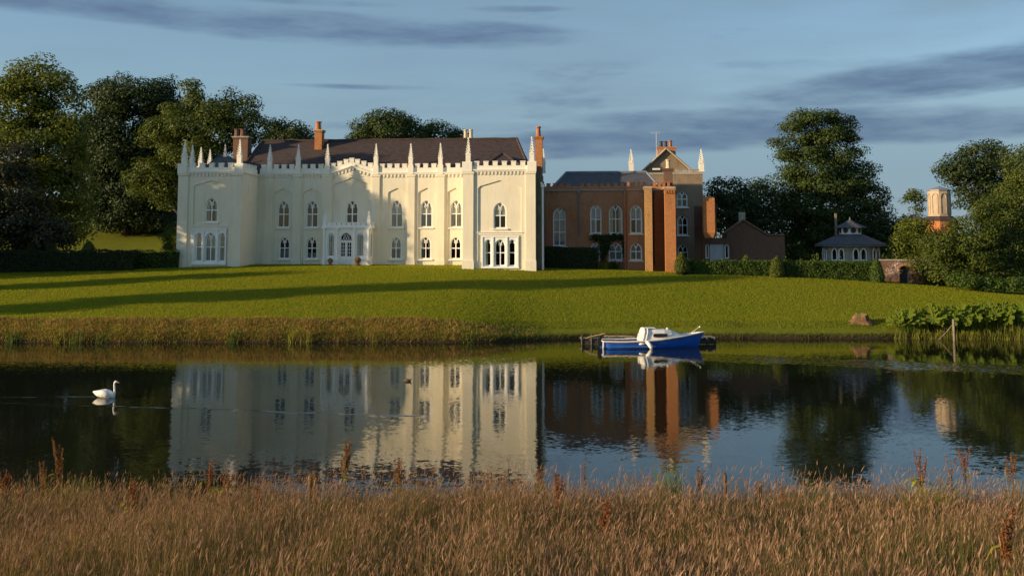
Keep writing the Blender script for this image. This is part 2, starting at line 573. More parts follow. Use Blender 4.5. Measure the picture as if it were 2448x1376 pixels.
def water_mat():
    t = NT('lake_water')
    b = t.b
    b.inputs['Base Color'].default_value = (.010, .011, .006, 1)
    b.inputs['Roughness'].default_value = .012
    b.inputs['IOR'].default_value = 1.33
    b.inputs['Specular IOR Level'].default_value = .5
    p = t.pos()
    sp = t.add('ShaderNodeSeparateXYZ')
    t.link(p, sp.inputs[0])
    X, Y = sp.outputs[0], sp.outputs[1]

    def vec(o):
        return t.add('ShaderNodeVectorMath', operation=o)

    def nvec(scale, detail, stretch):
        n = t.noise(t.pos(stretch), scale, detail, .55, 'Color')
        s = vec('SUBTRACT')
        t.link(n, s.inputs[0])
        s.inputs[1].default_value = (.5, .5, .5)
        return s.outputs[0]

    def scaled(v, f):
        s = vec('SCALE')
        t.link(v, s.inputs[0])
        if isinstance(f, (int, float)):
            s.inputs['Scale'].default_value = f
        else:
            t.link(f, s.inputs['Scale'])
        return s.outputs[0]

    def mr(v, a, b_, lo=0., hi=1.):
        m = t.add('ShaderNodeMapRange', interpolation_type='SMOOTHSTEP')
        t.link(v, m.inputs[0])
        for i, q in enumerate((a, b_, lo, hi)):
            m.inputs[i + 1].default_value = q
        return m.outputs[0]

    patch = mr(t.noise(t.pos((.5, 1.2, 1)), .16, 3), .42, .62)          # cat's-paws of wind
    near = mr(Y, 38, 26)
    amp = t.math('ADD', t.math('ADD', .006, t.math('MULTIPLY', patch, .006)), t.math('MULTIPLY', near, .030))
    v = vec('ADD')
    t.link(scaled(nvec(1.5, 3, (1, 1.7, 1)), amp), v.inputs[0])
    t.link(scaled(nvec(.35, 2, (.6, 1.6, 1)), .006), v.inputs[1])
    fine = vec('ADD')                                                   # a fine shiver over the whole surface
    t.link(v.outputs[0], fine.inputs[0])
    t.link(scaled(nvec(7.0, 2, (1, 1.5, 1)), t.math('ADD', .034, t.math('MULTIPLY', patch, .022))), fine.inputs[1])
    cur = fine.outputs[0]
    # band of ruffled water under the right bank
    wav = t.noise(p, .35, 3)
    bandc = t.math('ADD', t.math('MULTIPLY', X, -.41), 58.8)
    dist = t.math('ABSOLUTE', t.math('SUBTRACT', Y, t.math('ADD', bandc, t.math('MULTIPLY', wav, 3.0))))
    band = t.math('MULTIPLY', mr(dist, 2.4, 1.5), mr(X, 7, 17))
    a2 = vec('ADD')
    t.link(cur, a2.inputs[0])
    t.link(scaled(nvec(5, 2, (1, 1.3, 1)), t.math('MULTIPLY', band, .55)), a2.inputs[1])
    cur = a2.outputs[0]
    # the swan's wake: two arms of raised water trailing from it
    sw = SWAN
    for k0, k1, wd, am, lim in ((0.0, .012, .24, .20, 1.0), (-4.6, .19, .30, .11, 14.0)):
        dx = t.math('SUBTRACT', sw.x + lim - 1, X)
        line = t.math('ADD', t.math('MULTIPLY', dx, k1), sw.y + k0)
        line = t.math('ADD', line, t.math('MULTIPLY', t.math('SUBTRACT', t.noise(p, .45, 3), .5), 1.1))
        dd = t.math('SUBTRACT', Y, line)
        m = t.math('MULTIPLY', mr(t.math('ABSOLUTE', dd), wd, .0), t.math('MULTIPLY', mr(dx, 0.0, .6), mr(dx, 14 + lim, 8 + lim * .5, .0, 1.0)))
        cbn = t.add('ShaderNodeCombineXYZ')
        t.link(t.math('MULTIPLY', t.math('MULTIPLY', m, mr(t.noise(t.pos((.6, 3, 1)), 1.4, 3), .36, .62)), -am), cbn.inputs[1])
        a3 = vec('ADD')
        t.link(cur, a3.inputs[0])
        t.link(cbn.outputs[0], a3.inputs[1])
        cur = a3.outputs[0]
    fl = vec('MULTIPLY')
    t.link(cur, fl.inputs[0])
    fl.inputs[1].default_value = (1, 1, 0)
    up = vec('ADD')
    t.link(fl.outputs[0], up.inputs[0])
    up.inputs[1].default_value = (0, 0, 1)
    nm = vec('NORMALIZE')
    t.link(up.outputs[0], nm.inputs[0])
    t.link(nm.outputs[0], b.inputs['Normal'])


_d = ray(252, 949)
_t = -EYE / _d.z
SWAN = Vector((_d.x * _t, _d.y * _t, 0))
water_mat()


# ------------------------------------------------------------------ helpers: objects and meshes
def link(o, parent=None):
    COL.objects.link(o)
    if parent is not None:
        o.parent = parent
    return o


def tag(o, label=None, cat=None, group=None, kind=None):
    if label:
        o['label'] = label
    if cat:
        o['category'] = cat
    if group:
        o['group'] = group
    if kind:
        o['kind'] = kind
    return o


def empty(name, loc, rz=0.0, parent=None):
    o = bpy.data.objects.new(name, None)
    o.location = loc
    o.rotation_euler = (0, 0, rz)
    return link(o, parent)


class MB:
    """collects polygons for one mesh"""

    def __init__(self):
        self.v, self.f = [], []

    def quad(self, *p):
        b = len(self.v)
        self.v += [tuple(q) for q in p]
        self.f.append(tuple(range(b, b + len(p))))

    def box(self, x0, x1, y0, y1, z0, z1):
        b = len(self.v)
        self.v += [(x0, y0, z0), (x1, y0, z0), (x1, y1, z0), (x0, y1, z0), (x0, y0, z1), (x1, y0, z1), (x1, y1, z1), (x0, y1, z1)]
        self.f += [tuple(b + i for i in q) for q in ((0, 3, 2, 1), (4, 5, 6, 7), (0, 1, 5, 4), (1, 2, 6, 5), (2, 3, 7, 6), (3, 0, 4, 7))]

    def frustum(self, rings, cap=True):
        """rings: lists of equal length of points, from bottom to top"""
        b = len(self.v)
        n = len(rings[0])
        for r in rings:
            self.v += [tuple(p) for p in r]
        for i in range(len(rings) - 1):
            for k in range(n):
                k2 = (k + 1) % n
                self.f.append((b + i * n + k, b + i * n + k2, b + (i + 1) * n + k2, b + (i + 1) * n + k))
        if cap:
            self.f.append(tuple(b + k for k in reversed(range(n))))
            self.f.append(tuple(b + (len(rings) - 1) * n + k for k in range(n)))

    def lathe(self, prof, n=10, c=(0, 0), rot=0.0, sx=1.0, sy=1.0):
        self.frustum([[(c[0] + sx * r * math.cos(rot + 2 * PI * k / n), c[1] + sy * r * math.sin(rot + 2 * PI * k / n), z) for k in range(n)] for r, z in prof])

    def tube(self, pts, rad, n=6):
        pts = [Vector(p) for p in pts]
        rings = []
        for i, p in enumerate(pts):
            d = (pts[min(i + 1, len(pts) - 1)] - pts[max(i - 1, 0)])
            if d.length < 1e-6:
                d = Vector((0, 0, 1))
            d.normalize()
            a = d.orthogonal().normalized() if i == 0 else (prev - d * prev.dot(d)).normalized()
            prev = a
            b_ = d.cross(a)
            r = rad[i] if isinstance(rad, (list, tuple)) else rad
            rings.append([p + a * (r * math.cos(2 * PI * k / n)) + b_ * (r * math.sin(2 * PI * k / n)) for k in range(n)])
        self.frustum(rings)

    def bar2(self, pts, w, y0, y1, closed=False):
        """flat bar of width w along a polyline in the xz plane, from depth y0 to y1"""
        n = len(pts)
        L, Rr = [], []
        for i in range(n):
            if closed:
                a, c = pts[(i - 1) % n], pts[(i + 1) % n]
            else:
                a, c = pts[max(i - 1, 0)], pts[min(i + 1, n - 1)]
            p = pts[i]
            d1 = Vector((p[0] - a[0], p[1] - a[1]))
            d2 = Vector((c[0] - p[0], c[1] - p[1]))
            if d1.length < 1e-9:
                d1 = d2
            if d2.length < 1e-9:
                d2 = d1
            d1.normalize()
            d2.normalize()
            nn = Vector((-(d1.y + d2.y), d1.x + d2.x))
            if nn.length < 1e-6:
                nn = Vector((-d1.y, d1.x))
            nn.normalize()
            m = w / 2 / max(.45, nn.dot(Vector((-d1.y, d1.x))))
            L.append((p[0] + nn.x * m, p[1] + nn.y * m))
            Rr.append((p[0] - nn.x * m, p[1] - nn.y * m))
        rings = [[(L[i][0], y0, L[i][1]), (Rr[i][0], y0, Rr[i][1]), (Rr[i][0], y1, Rr[i][1]), (L[i][0], y1, L[i][1])] for i in range(n)]
        if closed:
            rings.append(rings[0])
        self.frustum(rings, cap=not closed)

    def sheet(self, outline, holes, y, thick, xf=None):
        """wall layer in the xz plane with its front at depth y, holes cut through, reveals and edges thick deep"""
        bm = bmesh.new()
        edges = []
        loops = [outline] + list(holes)
        for lp in loops:
            vs_ = [bm.verts.new((p[0], 0, p[1])) for p in lp]
            for i in range(len(vs_)):
                edges.append(bm.edges.new((vs_[i], vs_[(i + 1) % len(vs_)])))
        bmesh.ops.triangle_fill(bm, use_beauty=True, use_dissolve=False, edges=edges, normal=(0, -1, 0))
        bm.verts.index_update()
        b = len(self.v)
        tr = xf or (lambda x, yy, z: (x, yy, z))
        self.v += [tr(v.co.x, y, v.co.z) for v in bm.verts]
        for f in bm.faces:
            self.f.append(tuple(b + v.index for v in f.verts))
        bm.free()
        for lp in loops:
            n = len(lp)
            for i in range(n):
                p, q = lp[i], lp[(i + 1) % n]
                self.quad(tr(p[0], y, p[1]), tr(q[0], y, q[1]), tr(q[0], y + thick, q[1]), tr(p[0], y + thick, p[1]))

    def mesh(self, name):
        me = bpy.data.meshes.new(name)
        me.from_pydata(self.v, [], self.f)
        me.validate()
        return me

    def build(self, name, mat, parent=None, loc=None, smooth=False, rz=0.0, recalc=True):
        me = self.mesh(name)
        if recalc:
            bm = bmesh.new()
            bm.from_mesh(me)
            bmesh.ops.recalc_face_normals(bm, faces=bm.faces)
            bm.to_mesh(me)
            bm.free()
        me.materials.append(MATS[mat])
        if smooth:
            for p in me.polygons:
                p.use_smooth = True
        o = bpy.data.objects.new(name, me)
        if loc is not None:
            o.location = loc
        o.rotation_euler = (0, 0, rz)
        return link(o, parent)


def inst(name, me, parent, loc, rot=(0, 0, 0), scale=(1, 1, 1)):
    o = bpy.data.objects.new(name, me)
    o.location, o.rotation_euler, o.scale = loc, rot, scale
    return link(o, parent)


def np_mesh(name, verts, faces, mat, parent=None, smooth=False, loc=None):
    """verts (n,3), faces (m,k) arrays of one polygon size"""
    me = bpy.data.meshes.new(name)
    verts = np.asarray(verts, dtype=np.float32)
    faces = np.asarray(faces, dtype=np.int32)
    k = faces.shape[1]
    me.vertices.add(len(verts))
    me.vertices.foreach_set('co', verts.ravel())
    me.loops.add(faces.size)
    me.loops.foreach_set('vertex_index', faces.ravel())
    me.polygons.add(len(faces))
    me.polygons.foreach_set('loop_start', np.arange(0, faces.size, k, dtype=np.int32))
    if smooth:
        me.polygons.foreach_set('use_smooth', np.ones(len(faces), dtype=bool))
    me.update(calc_edges=True)
    me.materials.append(MATS[mat])
    o = bpy.data.objects.new(name, me)
    if loc is not None:
        o.location = loc
    return link(o, parent)


def leaf_arrays(P, N, size, rng, asp=.6):
    """one folded rhombus leaf at every point P with rough normal N"""
    n = len(P)
    N = N + rng.normal(0, .55, (n, 3))
    N /= np.linalg.norm(N, axis=1, keepdims=True) + 1e-9
    A = np.cross(N, rng.normal(0, 1, (n, 3)))
    A /= np.linalg.norm(A, axis=1, keepdims=True) + 1e-9
    B = np.cross(N, A)
    s = (size * (.6 + .8 * rng.random(n)))[:, None] if np.isscalar(size) else size[:, None]
    v = np.empty((n, 4, 3), dtype=np.float32)
    v[:, 0] = P - A * s * .5
    v[:, 1] = P + B * s * asp * .5 + N * s * .10
    v[:, 2] = P + A * s * .5
    v[:, 3] = P - B * s * asp * .5 + N * s * .10
    f = np.arange(n * 4, dtype=np.int32).reshape(n, 4)
    return v.reshape(-1, 3), f


# ------------------------------------------------------------------ ground, lake
def terrain(name, fn, xs, ys, mat):
    nx, ny = len(xs), len(ys)
    V = np.array([(x, y, fn(x, y)) for y in ys for x in xs])
    idx = np.arange(nx * ny).reshape(ny, nx)
    Q = np.stack([idx[:-1, :-1], idx[:-1, 1:], idx[1:, 1:], idx[1:, :-1]], -1).reshape(-1, 4)
    o = np_mesh(name, V, Q, mat, smooth=True)
    return tag(o, kind='structure')


xs = sorted(set([-900, -600, -400, -300, -220, -180, -150, -130, -110, -95, -85] + list(np.arange(-76, 77, 1.0)) + [85, 95, 110, 130, 150, 180, 220, 300, 400, 600, 900]))
ys = sorted(set(list(np.arange(44, 62, 2.0)) + list(np.arange(62, 72, .12)) + list(np.arange(72, 100, .6)) + list(np.arange(100, 150, 3)) + [160, 180, 200, 240, 300, 400, 600, 900, 1500]))
o = terrain('lawn', gz_far, xs, ys, 'lawn')
tag(o, 'wide mown lawn sloping from the mansion down to the lake')
xs2 = sorted(set([-300, -200, -120, -80, -50, -35] + list(np.arange(-26, 26.5, .5)) + [35, 50, 80, 120, 200, 300]))
ys2 = sorted(set([-200, -120, -60, -30, -15, -6] + list(np.arange(0, 27, .25)) + list(np.arange(27, 46, 2))))
o = terrain('meadow_ground', gz_near, xs2, ys2, 'soil')
mb = MB()
mb.quad((-900, 12, 0), (900, 12, 0), (900, 78, 0), (-900, 78, 0))
lake = mb.build('lake', 'lake_water')
tag(lake, kind='structure')


# ------------------------------------------------------------------ the white mansion
class Frame:
    """a building's own axes: x along its front, y into it, z up from its base; px() lays a picture point on one of its planes"""

    def __init__(self, x, y, Y, ang):
        self.o = at(x, y, Y)
        self.a = ang
        self.u = Vector((math.cos(ang), math.sin(ang), 0))
        self.n = Vector((-math.sin(ang), math.cos(ang), 0))

    def px(self, x, y, yl=0.0):
        d = ray(x, y)
        c = Vector((0, 0, EYE)) - self.o
        t = (yl - c.dot(self.n)) / d.dot(self.n)
        p = c + d * t
        return p.dot(self.u), p.z

    def rect(self, x0, x1, yt, yb, yl=0.0):
        u0, _ = self.px(x0, (yt + yb) / 2, yl)
        u1, _ = self.px(x1, (yt + yb) / 2, yl)
        _, zt = self.px((x0 + x1) / 2, yt, yl)
        _, zb = self.px((x0 + x1) / 2, yb, yl)
        return u0, u1, zb, zt

    def world(self, u, y, z):
        return self.o + self.u * u + self.n * y + Vector((0, 0, z))


def arch_top(w, zs, rise, n=7, cx=0.0):
    """two-centred pointed arch from the left springing over the apex to the right springing"""
    r = (rise * rise + w * w / 4) / w
    a1 = math.acos(max(-1, min(1, (w / 2 - r) / r)))
    L = []
    for i in range(n + 1):
        a = PI + (a1 - PI) * i / n
        L.append((cx - w / 2 + r + r * math.cos(a), zs + r * math.sin(a)))
    Rr = [(2 * cx - x, z) for x, z in reversed(L[:-1])]
    return L + Rr


def lancet(w, h, rise, cx=0.0, z0=0.0, n=7):
    return [(cx - w / 2, z0)] + arch_top(w, z0 + h - rise, rise, n, cx) + [(cx + w / 2, z0)]


def tudor(u0, u1, z0, zs, za):
    w = u1 - u0
    c = (u0 + u1) / 2
    pts = [(u0, z0), (u0, zs)]
    for t in (.35, .7):
        pts.append((u0 + w * .09 * t, zs + (za - zs) * .36 * (1 - (1 - t) ** 2)))
    pts.append((u0 + w * .10, zs + (za - zs) * .36))
    pts.append((c, za))
    return pts + [(2 * c - x, z) for x, z in reversed(pts[:-1])]


WMESH = {}


def window_meshes(w, h, rise, kind):
    """frame with glazing bars, plus its panes, made once for every size"""
    key = (round(w, 2), round(h, 2), round(rise, 2), kind)
    if key in WMESH:
        return WMESH[key]
    zs = h - rise
    fr = MB()
    b = .115
    out = lancet(w - b * .9, h - b * .5, rise, 0, b * .45)
    fr.bar2(out, b, 0, .09, closed=True)
    panes = []
    r = (rise * rise + w * w / 4) / w
    if kind in ('two', 'tall', 'bare'):
        fr.bar2([(0, .05), (0, zs)], .085, -.004, .08)
        mids = {'two': [.5 * h], 'tall': [.36 * h, .68 * h], 'bare': [.5 * h]}[kind]
        for m in mids:
            fr.bar2([(-w / 2 + .03, m), (w / 2 - .03, m)], .085, -.008, .076)
        for s in (-1, 1):                                   # the arms of the Y run to the opposite half of the arch
            arm = []
            for i in range(8):
                a = i / 7 * math.acos(max(-1, min(1, 1 - w / 4 / r)))
                arm.append((s * (r - r * math.cos(a)), zs + r * math.sin(a)))
            fr.bar2(arm, .085, -.012, .07)
            if kind == 'two':                               # cusps hanging in each light
                for q in (-1, 1):
                    cx = s * w * .25
                    fr.bar2([(cx + q * w * .22, zs + .02), (cx + q * w * .10, zs + rise * .22), (cx + q * w * .13, zs + rise * .42)], .04, -.002, .05)
        zz = [.03] + mids
        for i in range(len(zz) - 1):
            for s in (-1, 1):
                m = MB()
                x0, x1 = sorted((s * .02, s * (w / 2 - .04)))
                m.quad((x0, .05, zz[i]), (x1, .05, zz[i]), (x1, .05, zz[i + 1]), (x0, .05, zz[i + 1]))
                panes.append(m.mesh('pane'))
        top = arch_top(w - .08, zs, rise - .03)
        half = len(top) // 2
        m = MB()
        m.quad(*[(x, .05, z) for x, z in [(-w / 2 + .04, mids[-1])] + top[:half + 1] + [(-.02, mids[-1])]])
        panes.append(m.mesh('pane'))
        m = MB()
        m.quad(*[(x, .05, z) for x, z in [(.02, mids[-1])] + top[half:] + [(w / 2 - .04, mids[-1])]])
        panes.append(m.mesh('pane'))
    else:                                                   # 'single' and 'grid' lights
        if kind == 'single':
            fr.bar2([(-w / 2 + .03, .5 * h), (w / 2 - .03, .5 * h)], .08, -.004, .07)
            for q in (-1, 1):
                fr.bar2([(q * w * .46, zs), (q * w * .20, zs + rise * .28), (q * w * .24, zs + rise * .55)], .06, -.002, .06)
        elif kind == 'grid':
            for k in range(1, 3):
                x = -w / 2 + w * k / 3
                fr.bar2([(x, .04), (x, zs + rise * .25), (x * .2, zs + rise * .8)], .032, -.002, .05)
                fr.bar2([(x, zs + rise * .1), (-x * .9, zs + rise * .72)], .028, .002, .045)
            for k in range(1, 6):
                z = zs * k / 5.4
                fr.bar2([(-w / 2 + .03, z), (w / 2 - .03, z)], .032, -.004, .045)
        m = MB()
        m.quad(*[(x, .05, z) for x, z in lancet(w - .08, h - .05, rise - .02, 0, .03)])
        panes.append(m.mesh('pane'))
    fm = fr.mesh('window')
    fm.materials.append(MATS['joinery'])
    for p in panes:
        p.materials.append(MATS['window_glass'])
    WMESH[key] = (fm, panes)
    return WMESH[key]


def curtain_mesh(w, h, k=0):
    m = MB()
    n = 14
    pts = []
    for i in range(n + 1):
        x = w * i / n
        pts.append((x, .05 * math.sin(i * 2.1 + k) + .02 * math.sin(i * 4.7)))
    for i in range(n):
        m.quad((pts[i][0], pts[i][1], 0), (pts[i + 1][0], pts[i + 1][1], 0), (pts[i + 1][0], pts[i + 1][1], h), (pts[i][0], pts[i][1], h))
    return m


def window(parent, uc, zb, w, h, y, rise=None, kind='two', curtain=None, cmat='curtain', sill=True, name='window'):
    """parent > window (frame and bars) > panes, curtain, sill; y is the wall face it sits in"""
    rise = .64 * w if rise is None else rise
    fm, panes = window_meshes(w, h, rise, kind)
    o = inst(name, fm, parent, (uc, y + .10, zb))
    for p in panes:
        inst('pane', p, o, (0, 0, 0))
    if curtain:
        for side, x0, x1, z0, z1 in curtain:
            c = curtain_mesh((x1 - x0) * w, (z1 - z0) * h, side)
            c.build('curtain', cmat, o, (-w / 2 + x0 * w, .14, z0 * h), recalc=False)
    if sill:
        s = MB()
        s.box(-w / 2 - .12, w / 2 + .12, -.22, -.02, -.12, -.002)
        s.build('sill', 'trim', o)
    return o


FULL = ((0, 0.0, 1.0, 0, 1),)
SIDES = ((0, 0, .30, 0, 1), (3, .72, 1.0, 0, 1))
LEFTC = ((0, 0, .45, 0, 1),)
RIGHTC = ((2, .58, 1.0, 0, .8),)

HA = R(-5.0)
HF = Frame(850, 634, 92.6, HA)
house = empty('mansion', HF.o, HA)
tag(house, 'long cream white gothic mansion with battlements and pinnacles above the lawn', 'mansion')
WL = -4.0                                                   # the end wings stand 4 m forward
ZB = -1.2                                                   # walls run below the turf

# picture columns of the bays on the main front: recess, upper window, lower window
bays = [  # recess x0, x1 | upper centre | lower centre | curtains
    (656, 697, 677, 679, None, ((1, 0, 1, 0, .42),), 'curtain_grey'),
    (724.5, 765, 745.5, 744.5, ((0, 0, .45, 0, .5),), ((1, 0, 1, 0, .3),), 'curtain_grey'),
    (927, 970, 948, 946, FULL, FULL, 'curtain'),
    (999, 1040, 1018.5, 1017, FULL, SIDES, 'curtain'),
    (1069, 1106, 1090, 1089, FULL, None, 'curtain'),
]
u_main0 = HF.px(613, 520, 0)[0]
u_main1 = HF.px(1112, 520, 0)[0]
z_str = HF.px(850, 414.5, 0)[1]
z_cr = HF.px(850, 402, 0)[1]
z_mer = HF.px(850, 393, 0)[1]
uw0, uw1, zub, zut = HF.rect(662, 692, 480, 544)
WU, HU = 1.12, zut - zub
_, _, zlb, zlt = HF.rect(666, 692, 567, 619)
WLo, HLo = 1.0, zlt - zlb
uc_c, z_gab = HF.px(841, 398, 0)
u_c0, u_c1 = HF.px(790, 400, 0)[0], HF.px(893, 400, 0)[0]
RD = .095                                                    # depth of the arched recesses

rec, wins = [], []
for x0, x1, xu, xl, *_r in bays:
    u0, u1 = HF.px(x0, 500)[0], HF.px(x1, 500)[0]
    rec.append(tudor(u0, u1, ZB + .1, HF.px(700, 463)[1], HF.px(700, 450.5)[1]))
u0, u1 = HF.px(794.5, 500)[0], HF.px(887, 500)[0]
rec.append(tudor(u0, u1, ZB + .1, HF.px(800, 446)[1], HF.px(841, 424.5)[1]))
outline = [(u_main0, ZB), (u_main0, z_str), (u_c0, z_str), (uc_c, z_gab), (u_c1, z_str), (u_main1, z_str), (u_main1, ZB)]
mb = MB()
mb.sheet(outline, rec, 0, RD)
hole = []
for x0, x1, xu, xl, *_r in bays:
    cu, cl = HF.px(xu, 510)[0], HF.px(xl, 590)[0]
    hole.append(lancet(WU, HU, .64 * WU, cu, zub))
    hole.append(lancet(WLo, HLo, .58 * WLo, cl, zlb))
    wins.append((cu, cl))
ucw = HF.px(841, 510)[0]
hole.append(lancet(WU, HU, .64 * WU, ucw, zub))
u_d0, u_d1 = HF.px(812, 600)[0], HF.px(846, 600)[0]
hole.append([(u_d0, ZB + .8), (u_d0, 2.6), (u_d1, 2.6), (u_d1, ZB + .8)])      # inner doorway behind the porch
mb.sheet([(u_main0 + .004, ZB + .004), (u_main0 + .004, z_str - .004), (u_main1 - .004, z_str - .004), (u_main1 - .004, ZB + .004)], hole, RD + .002, .3)
mb.build('wall', 'stucco', house)
for (cu, cl), bay in zip(wins, bays):
    window(house, cu, zub, WU, HU, RD, curtain=bay[4], cmat=bay[6])
    window(house, cl, zlb, WLo, HLo, RD, .58 * WLo, curtain=bay[5], cmat=bay[6])
window(house, ucw, zub, WU, HU, RD)


def merlon_mesh(w, d, h, mat):
    m = MB()
    m.box(-w / 2, w / 2, -d / 2, d / 2, 0, h * .78)
    m.frustum([[(-w / 2 - .03, -d / 2 - .03, h * .78), (w / 2 + .03, -d / 2 - .03, h * .78), (w / 2 + .03, d / 2 + .03, h * .78), (-w / 2 - .03, d / 2 + .03, h * .78)],
               [(-w / 2 - .03, -d / 2 - .03, h * .90), (w / 2 + .03, -d / 2 - .03, h * .90), (w / 2 + .03, d / 2 + .03, h * .90), (-w / 2 - .03, d / 2 + .03, h * .90)],
               [(-w / 2 - .01, -d / 4, h), (w / 2 + .01, -d / 4, h), (w / 2 + .01, d / 4, h), (-w / 2 - .01, d / 4, h)]])
    me = m.mesh('merlon')
    me.materials.append(MATS[mat])
    return me


mer = merlon_mesh(.40, .30, .40, 'trim')


def pinnacle_mesh(h_shaft, h_spire, w, mat):
    m = MB()
    a = w / 2

    def sq(s, z):
        return [(-s, -s, z), (s, -s, z), (s, s, z), (-s, s, z)]
    m.frustum([sq(a * 1.12, 0), sq(a * 1.12, .1), sq(a, .14), sq(a, h_shaft * .9), sq(a * 1.2, h_shaft * .94), sq(a * 1.2, h_shaft), sq(a * .8, h_shaft + .05)])
    for s in (-1, 1):                                       # gablets on four faces
        m.quad((-a * .95, s * a * 1.1, h_shaft * .9), (a * .95, s * a * 1.1, h_shaft * .9), (0, s * a * .8, h_shaft + .34))
        m.quad((s * a * 1.1, -a * .95, h_shaft * .9), (s * a * 1.1, a * .95, h_shaft * .9), (s * a * .8, 0, h_shaft + .34))
    z0, z1 = h_shaft, h_shaft + h_spire
    m.frustum([sq(a * .86, z0), sq(a * .55, z0 + h_spire * .42), sq(a * .18, z1 - .12)])
    for k in range(5):                                      # crockets up the corners
        t = .12 + k * .17
        z = z0 + h_spire * t
        s = a * (.90 - .72 * t)
        for dx, dy in ((-1, -1), (1, -1), (1, 1), (-1, 1)):
            r = .055 - .005 * k
            m.frustum([[(dx * s + x, dy * s + yy, z + zz) for x, yy, zz in ((-r * .4, -r * .4, -r), (r * .4, -r * .4, -r), (r * .4, r * .4, -r), (-r * .4, r * .4, -r))],
                       [(dx * s * 1.06 + x, dy * s * 1.06 + yy, z + zz) for x, yy, zz in ((-r, -r, r * .4), (r, -r, r * .4), (r, r, r * .4), (-r, r, r * .4))],
                       [(dx * s + x, dy * s + yy, z + zz) for x, yy, zz in ((-r * .3, -r * .3, r * 1.2), (r * .3, -r * .3, r * 1.2), (r * .3, r * .3, r * 1.2), (-r * .3, r * .3, r * 1.2))]])
    m.lathe([(.03, z1 - .14), (.085, z1 - .08), (.085, z1 - .05), (.035, z1 - .01), (.05, z1 + .03), (.0, z1 + .09)], 6)
    me = m.mesh('pinnacle')
    me.materials.append(MATS[mat])
    return me


Z_PIN = z_cr - z_str
pin = pinnacle_mesh(.92, 1.24, .36, 'trim')
pin_big = pinnacle_mesh(.92, 1.45, .38, 'trim')


def parapet(parent, u0, u1, y, zs, zc, zc1=None, zs1=None, n=6, ends=(0.0, 0.0), mesh=mer):
    """band from string to crenel plus n merlons; the ends may lie at different heights (the gable)"""
    zc1 = zc if zc1 is None else zc1
    zs1 = zs if zs1 is None else zs1
    m = MB()
    d = .30
    m.frustum([[(u0, y - .02, zs), (u1, y - .02, zs1), (u1, y + d - .02, zs1), (u0, y + d - .02, zs)], [(u0, y - .02, zc), (u1, y - .02, zc1), (u1, y + d - .02, zc1), (u0, y + d - .02, zc)]])
    m.build('parapet', 'trim', parent)
    s = MB()                                                # moulded string below it
    for k, (o_, a, b) in enumerate(((.16, -.02, .07), (.10, -.12, -.022))):
        s.frustum([[(u0, y - o_, zs + a), (u1, y - o_, zs1 + a), (u1, y + .1, zs1 + a), (u0, y + .1, zs + a)], [(u0, y - o_, zs + b), (u1, y - o_, zs1 + b), (u1, y + .1, zs1 + b), (u0, y + .1, zs + b)]])
    s.build('string_course', 'trim', parent)
    c = MB()                                                # corbel table: a row of little hanging arches
    L = u1 - u0
    nc = max(2, int(L / .30))
    for i in range(nc):
        t = (i + .5) / nc
        uu, zz = u0 + L * t, zs + (zs1 - zs) * t
        c.box(uu - .07, uu + .07, y - .07, y + .05, zz - .34, zz - .122)
        c.frustum([[(uu - .05, y - .02, zz - .42), (uu + .05, y - .02, zz - .42), (uu + .05, y + .05, zz - .42), (uu - .05, y + .05, zz - .42)],
                   [(uu - .07, y - .07, zz - .342), (uu + .07, y - .07, zz - .342), (uu + .07, y + .05, zz - .342), (uu - .07, y + .05, zz - .342)]])
    c.build('corbel_table', 'trim', parent)['kind'] = 'stuff'
    a0, a1 = ends
    for i in range(n):
        t = (i + .5) / n
        uu = u0 + a0 + (L - a0 - a1) * t
        inst('merlon', mesh, parent, (uu, y + .13, zc + (zc1 - zc) * (uu - u0) / L - .01))


def pilaster(parent, x0, x1, y, out, zs, z0=ZB, name='pilaster', plinth=.5):
    m = MB()
    m.box(x0, x1, y - out, y + .02, z0, zs - .36)
    m.box(x0 - .06, x1 + .06, y - out - .08, y + .02, z0, z0 + 1.2 + plinth)
    m.frustum([[(x0, y - out, zs - .36), (x1, y - out, zs - .36), (x1, y + .02, zs - .36), (x0, y + .02, zs - .36)],
               [(x0 - .05, y - out - .06, zs - .30), (x1 + .05, y - out - .06, zs - .30), (x1 + .05, y + .02, zs - .30), (x0 - .05, y + .02, zs - .30)],
               [(x0 - .05, y - out - .06, zs - .13), (x1 + .05, y - out - .06, zs - .13), (x1 + .05, y + .02, zs - .13), (x0 - .05, y + .02, zs - .13)]])
    return m.build(name, 'stucco', parent)


# main front: parapets between the pinnacle piers, the low gable over the middle
ups = [HF.px(x, 380)[0] for x in (645, 713, 783, 899, 982, 1053)]
segs = [(u_main0, ups[0], 1), (ups[0], ups[1], 3), (ups[1], ups[2], 3), (ups[3], ups[4], 4), (ups[4], ups[5], 3), (ups[5], u_main1, 2)]
for a, b, n in segs:
    parapet(house, a + .23, b - .23, 0, z_str, z_cr, n=n)
z_gs, z_gc = HF.px(841, 398)[1], HF.px(841, 386.5)[1]
um = (ups[2] + ups[3]) / 2
parapet(house, ups[2] + .23, um, 0, z_str, z_cr, z_gc, z_gs, n=3, ends=(0, .22))
parapet(house, um, ups[3] - .23, 0, z_gs, z_gc, z_cr, z_str, n=3, ends=(.22, 0))
inst('merlon', mer, house, (um, .13, z_gc - .05))
for u in ups:
    m = MB()
    m.box(u - .25, u + .25, -.16, .3, z_str - .12, z_cr + .25)
    m.build('pier', 'trim', house)
    inst('pinnacle', pin, house, (u, .06, z_cr - .05))
for x0, x1 in ((632, 652), (700, 720), (770, 793), (889, 907), (974, 991), (1045, 1062)):
    pilaster(house, HF.px(x0, 520)[0], HF.px(x1, 520)[0], 0, .115, z_str)

# ---- the two end wings
zw_s = HF.px(1200, 406.6, WL)[1]
zw_c = HF.px(1200, 395.5, WL)[1]


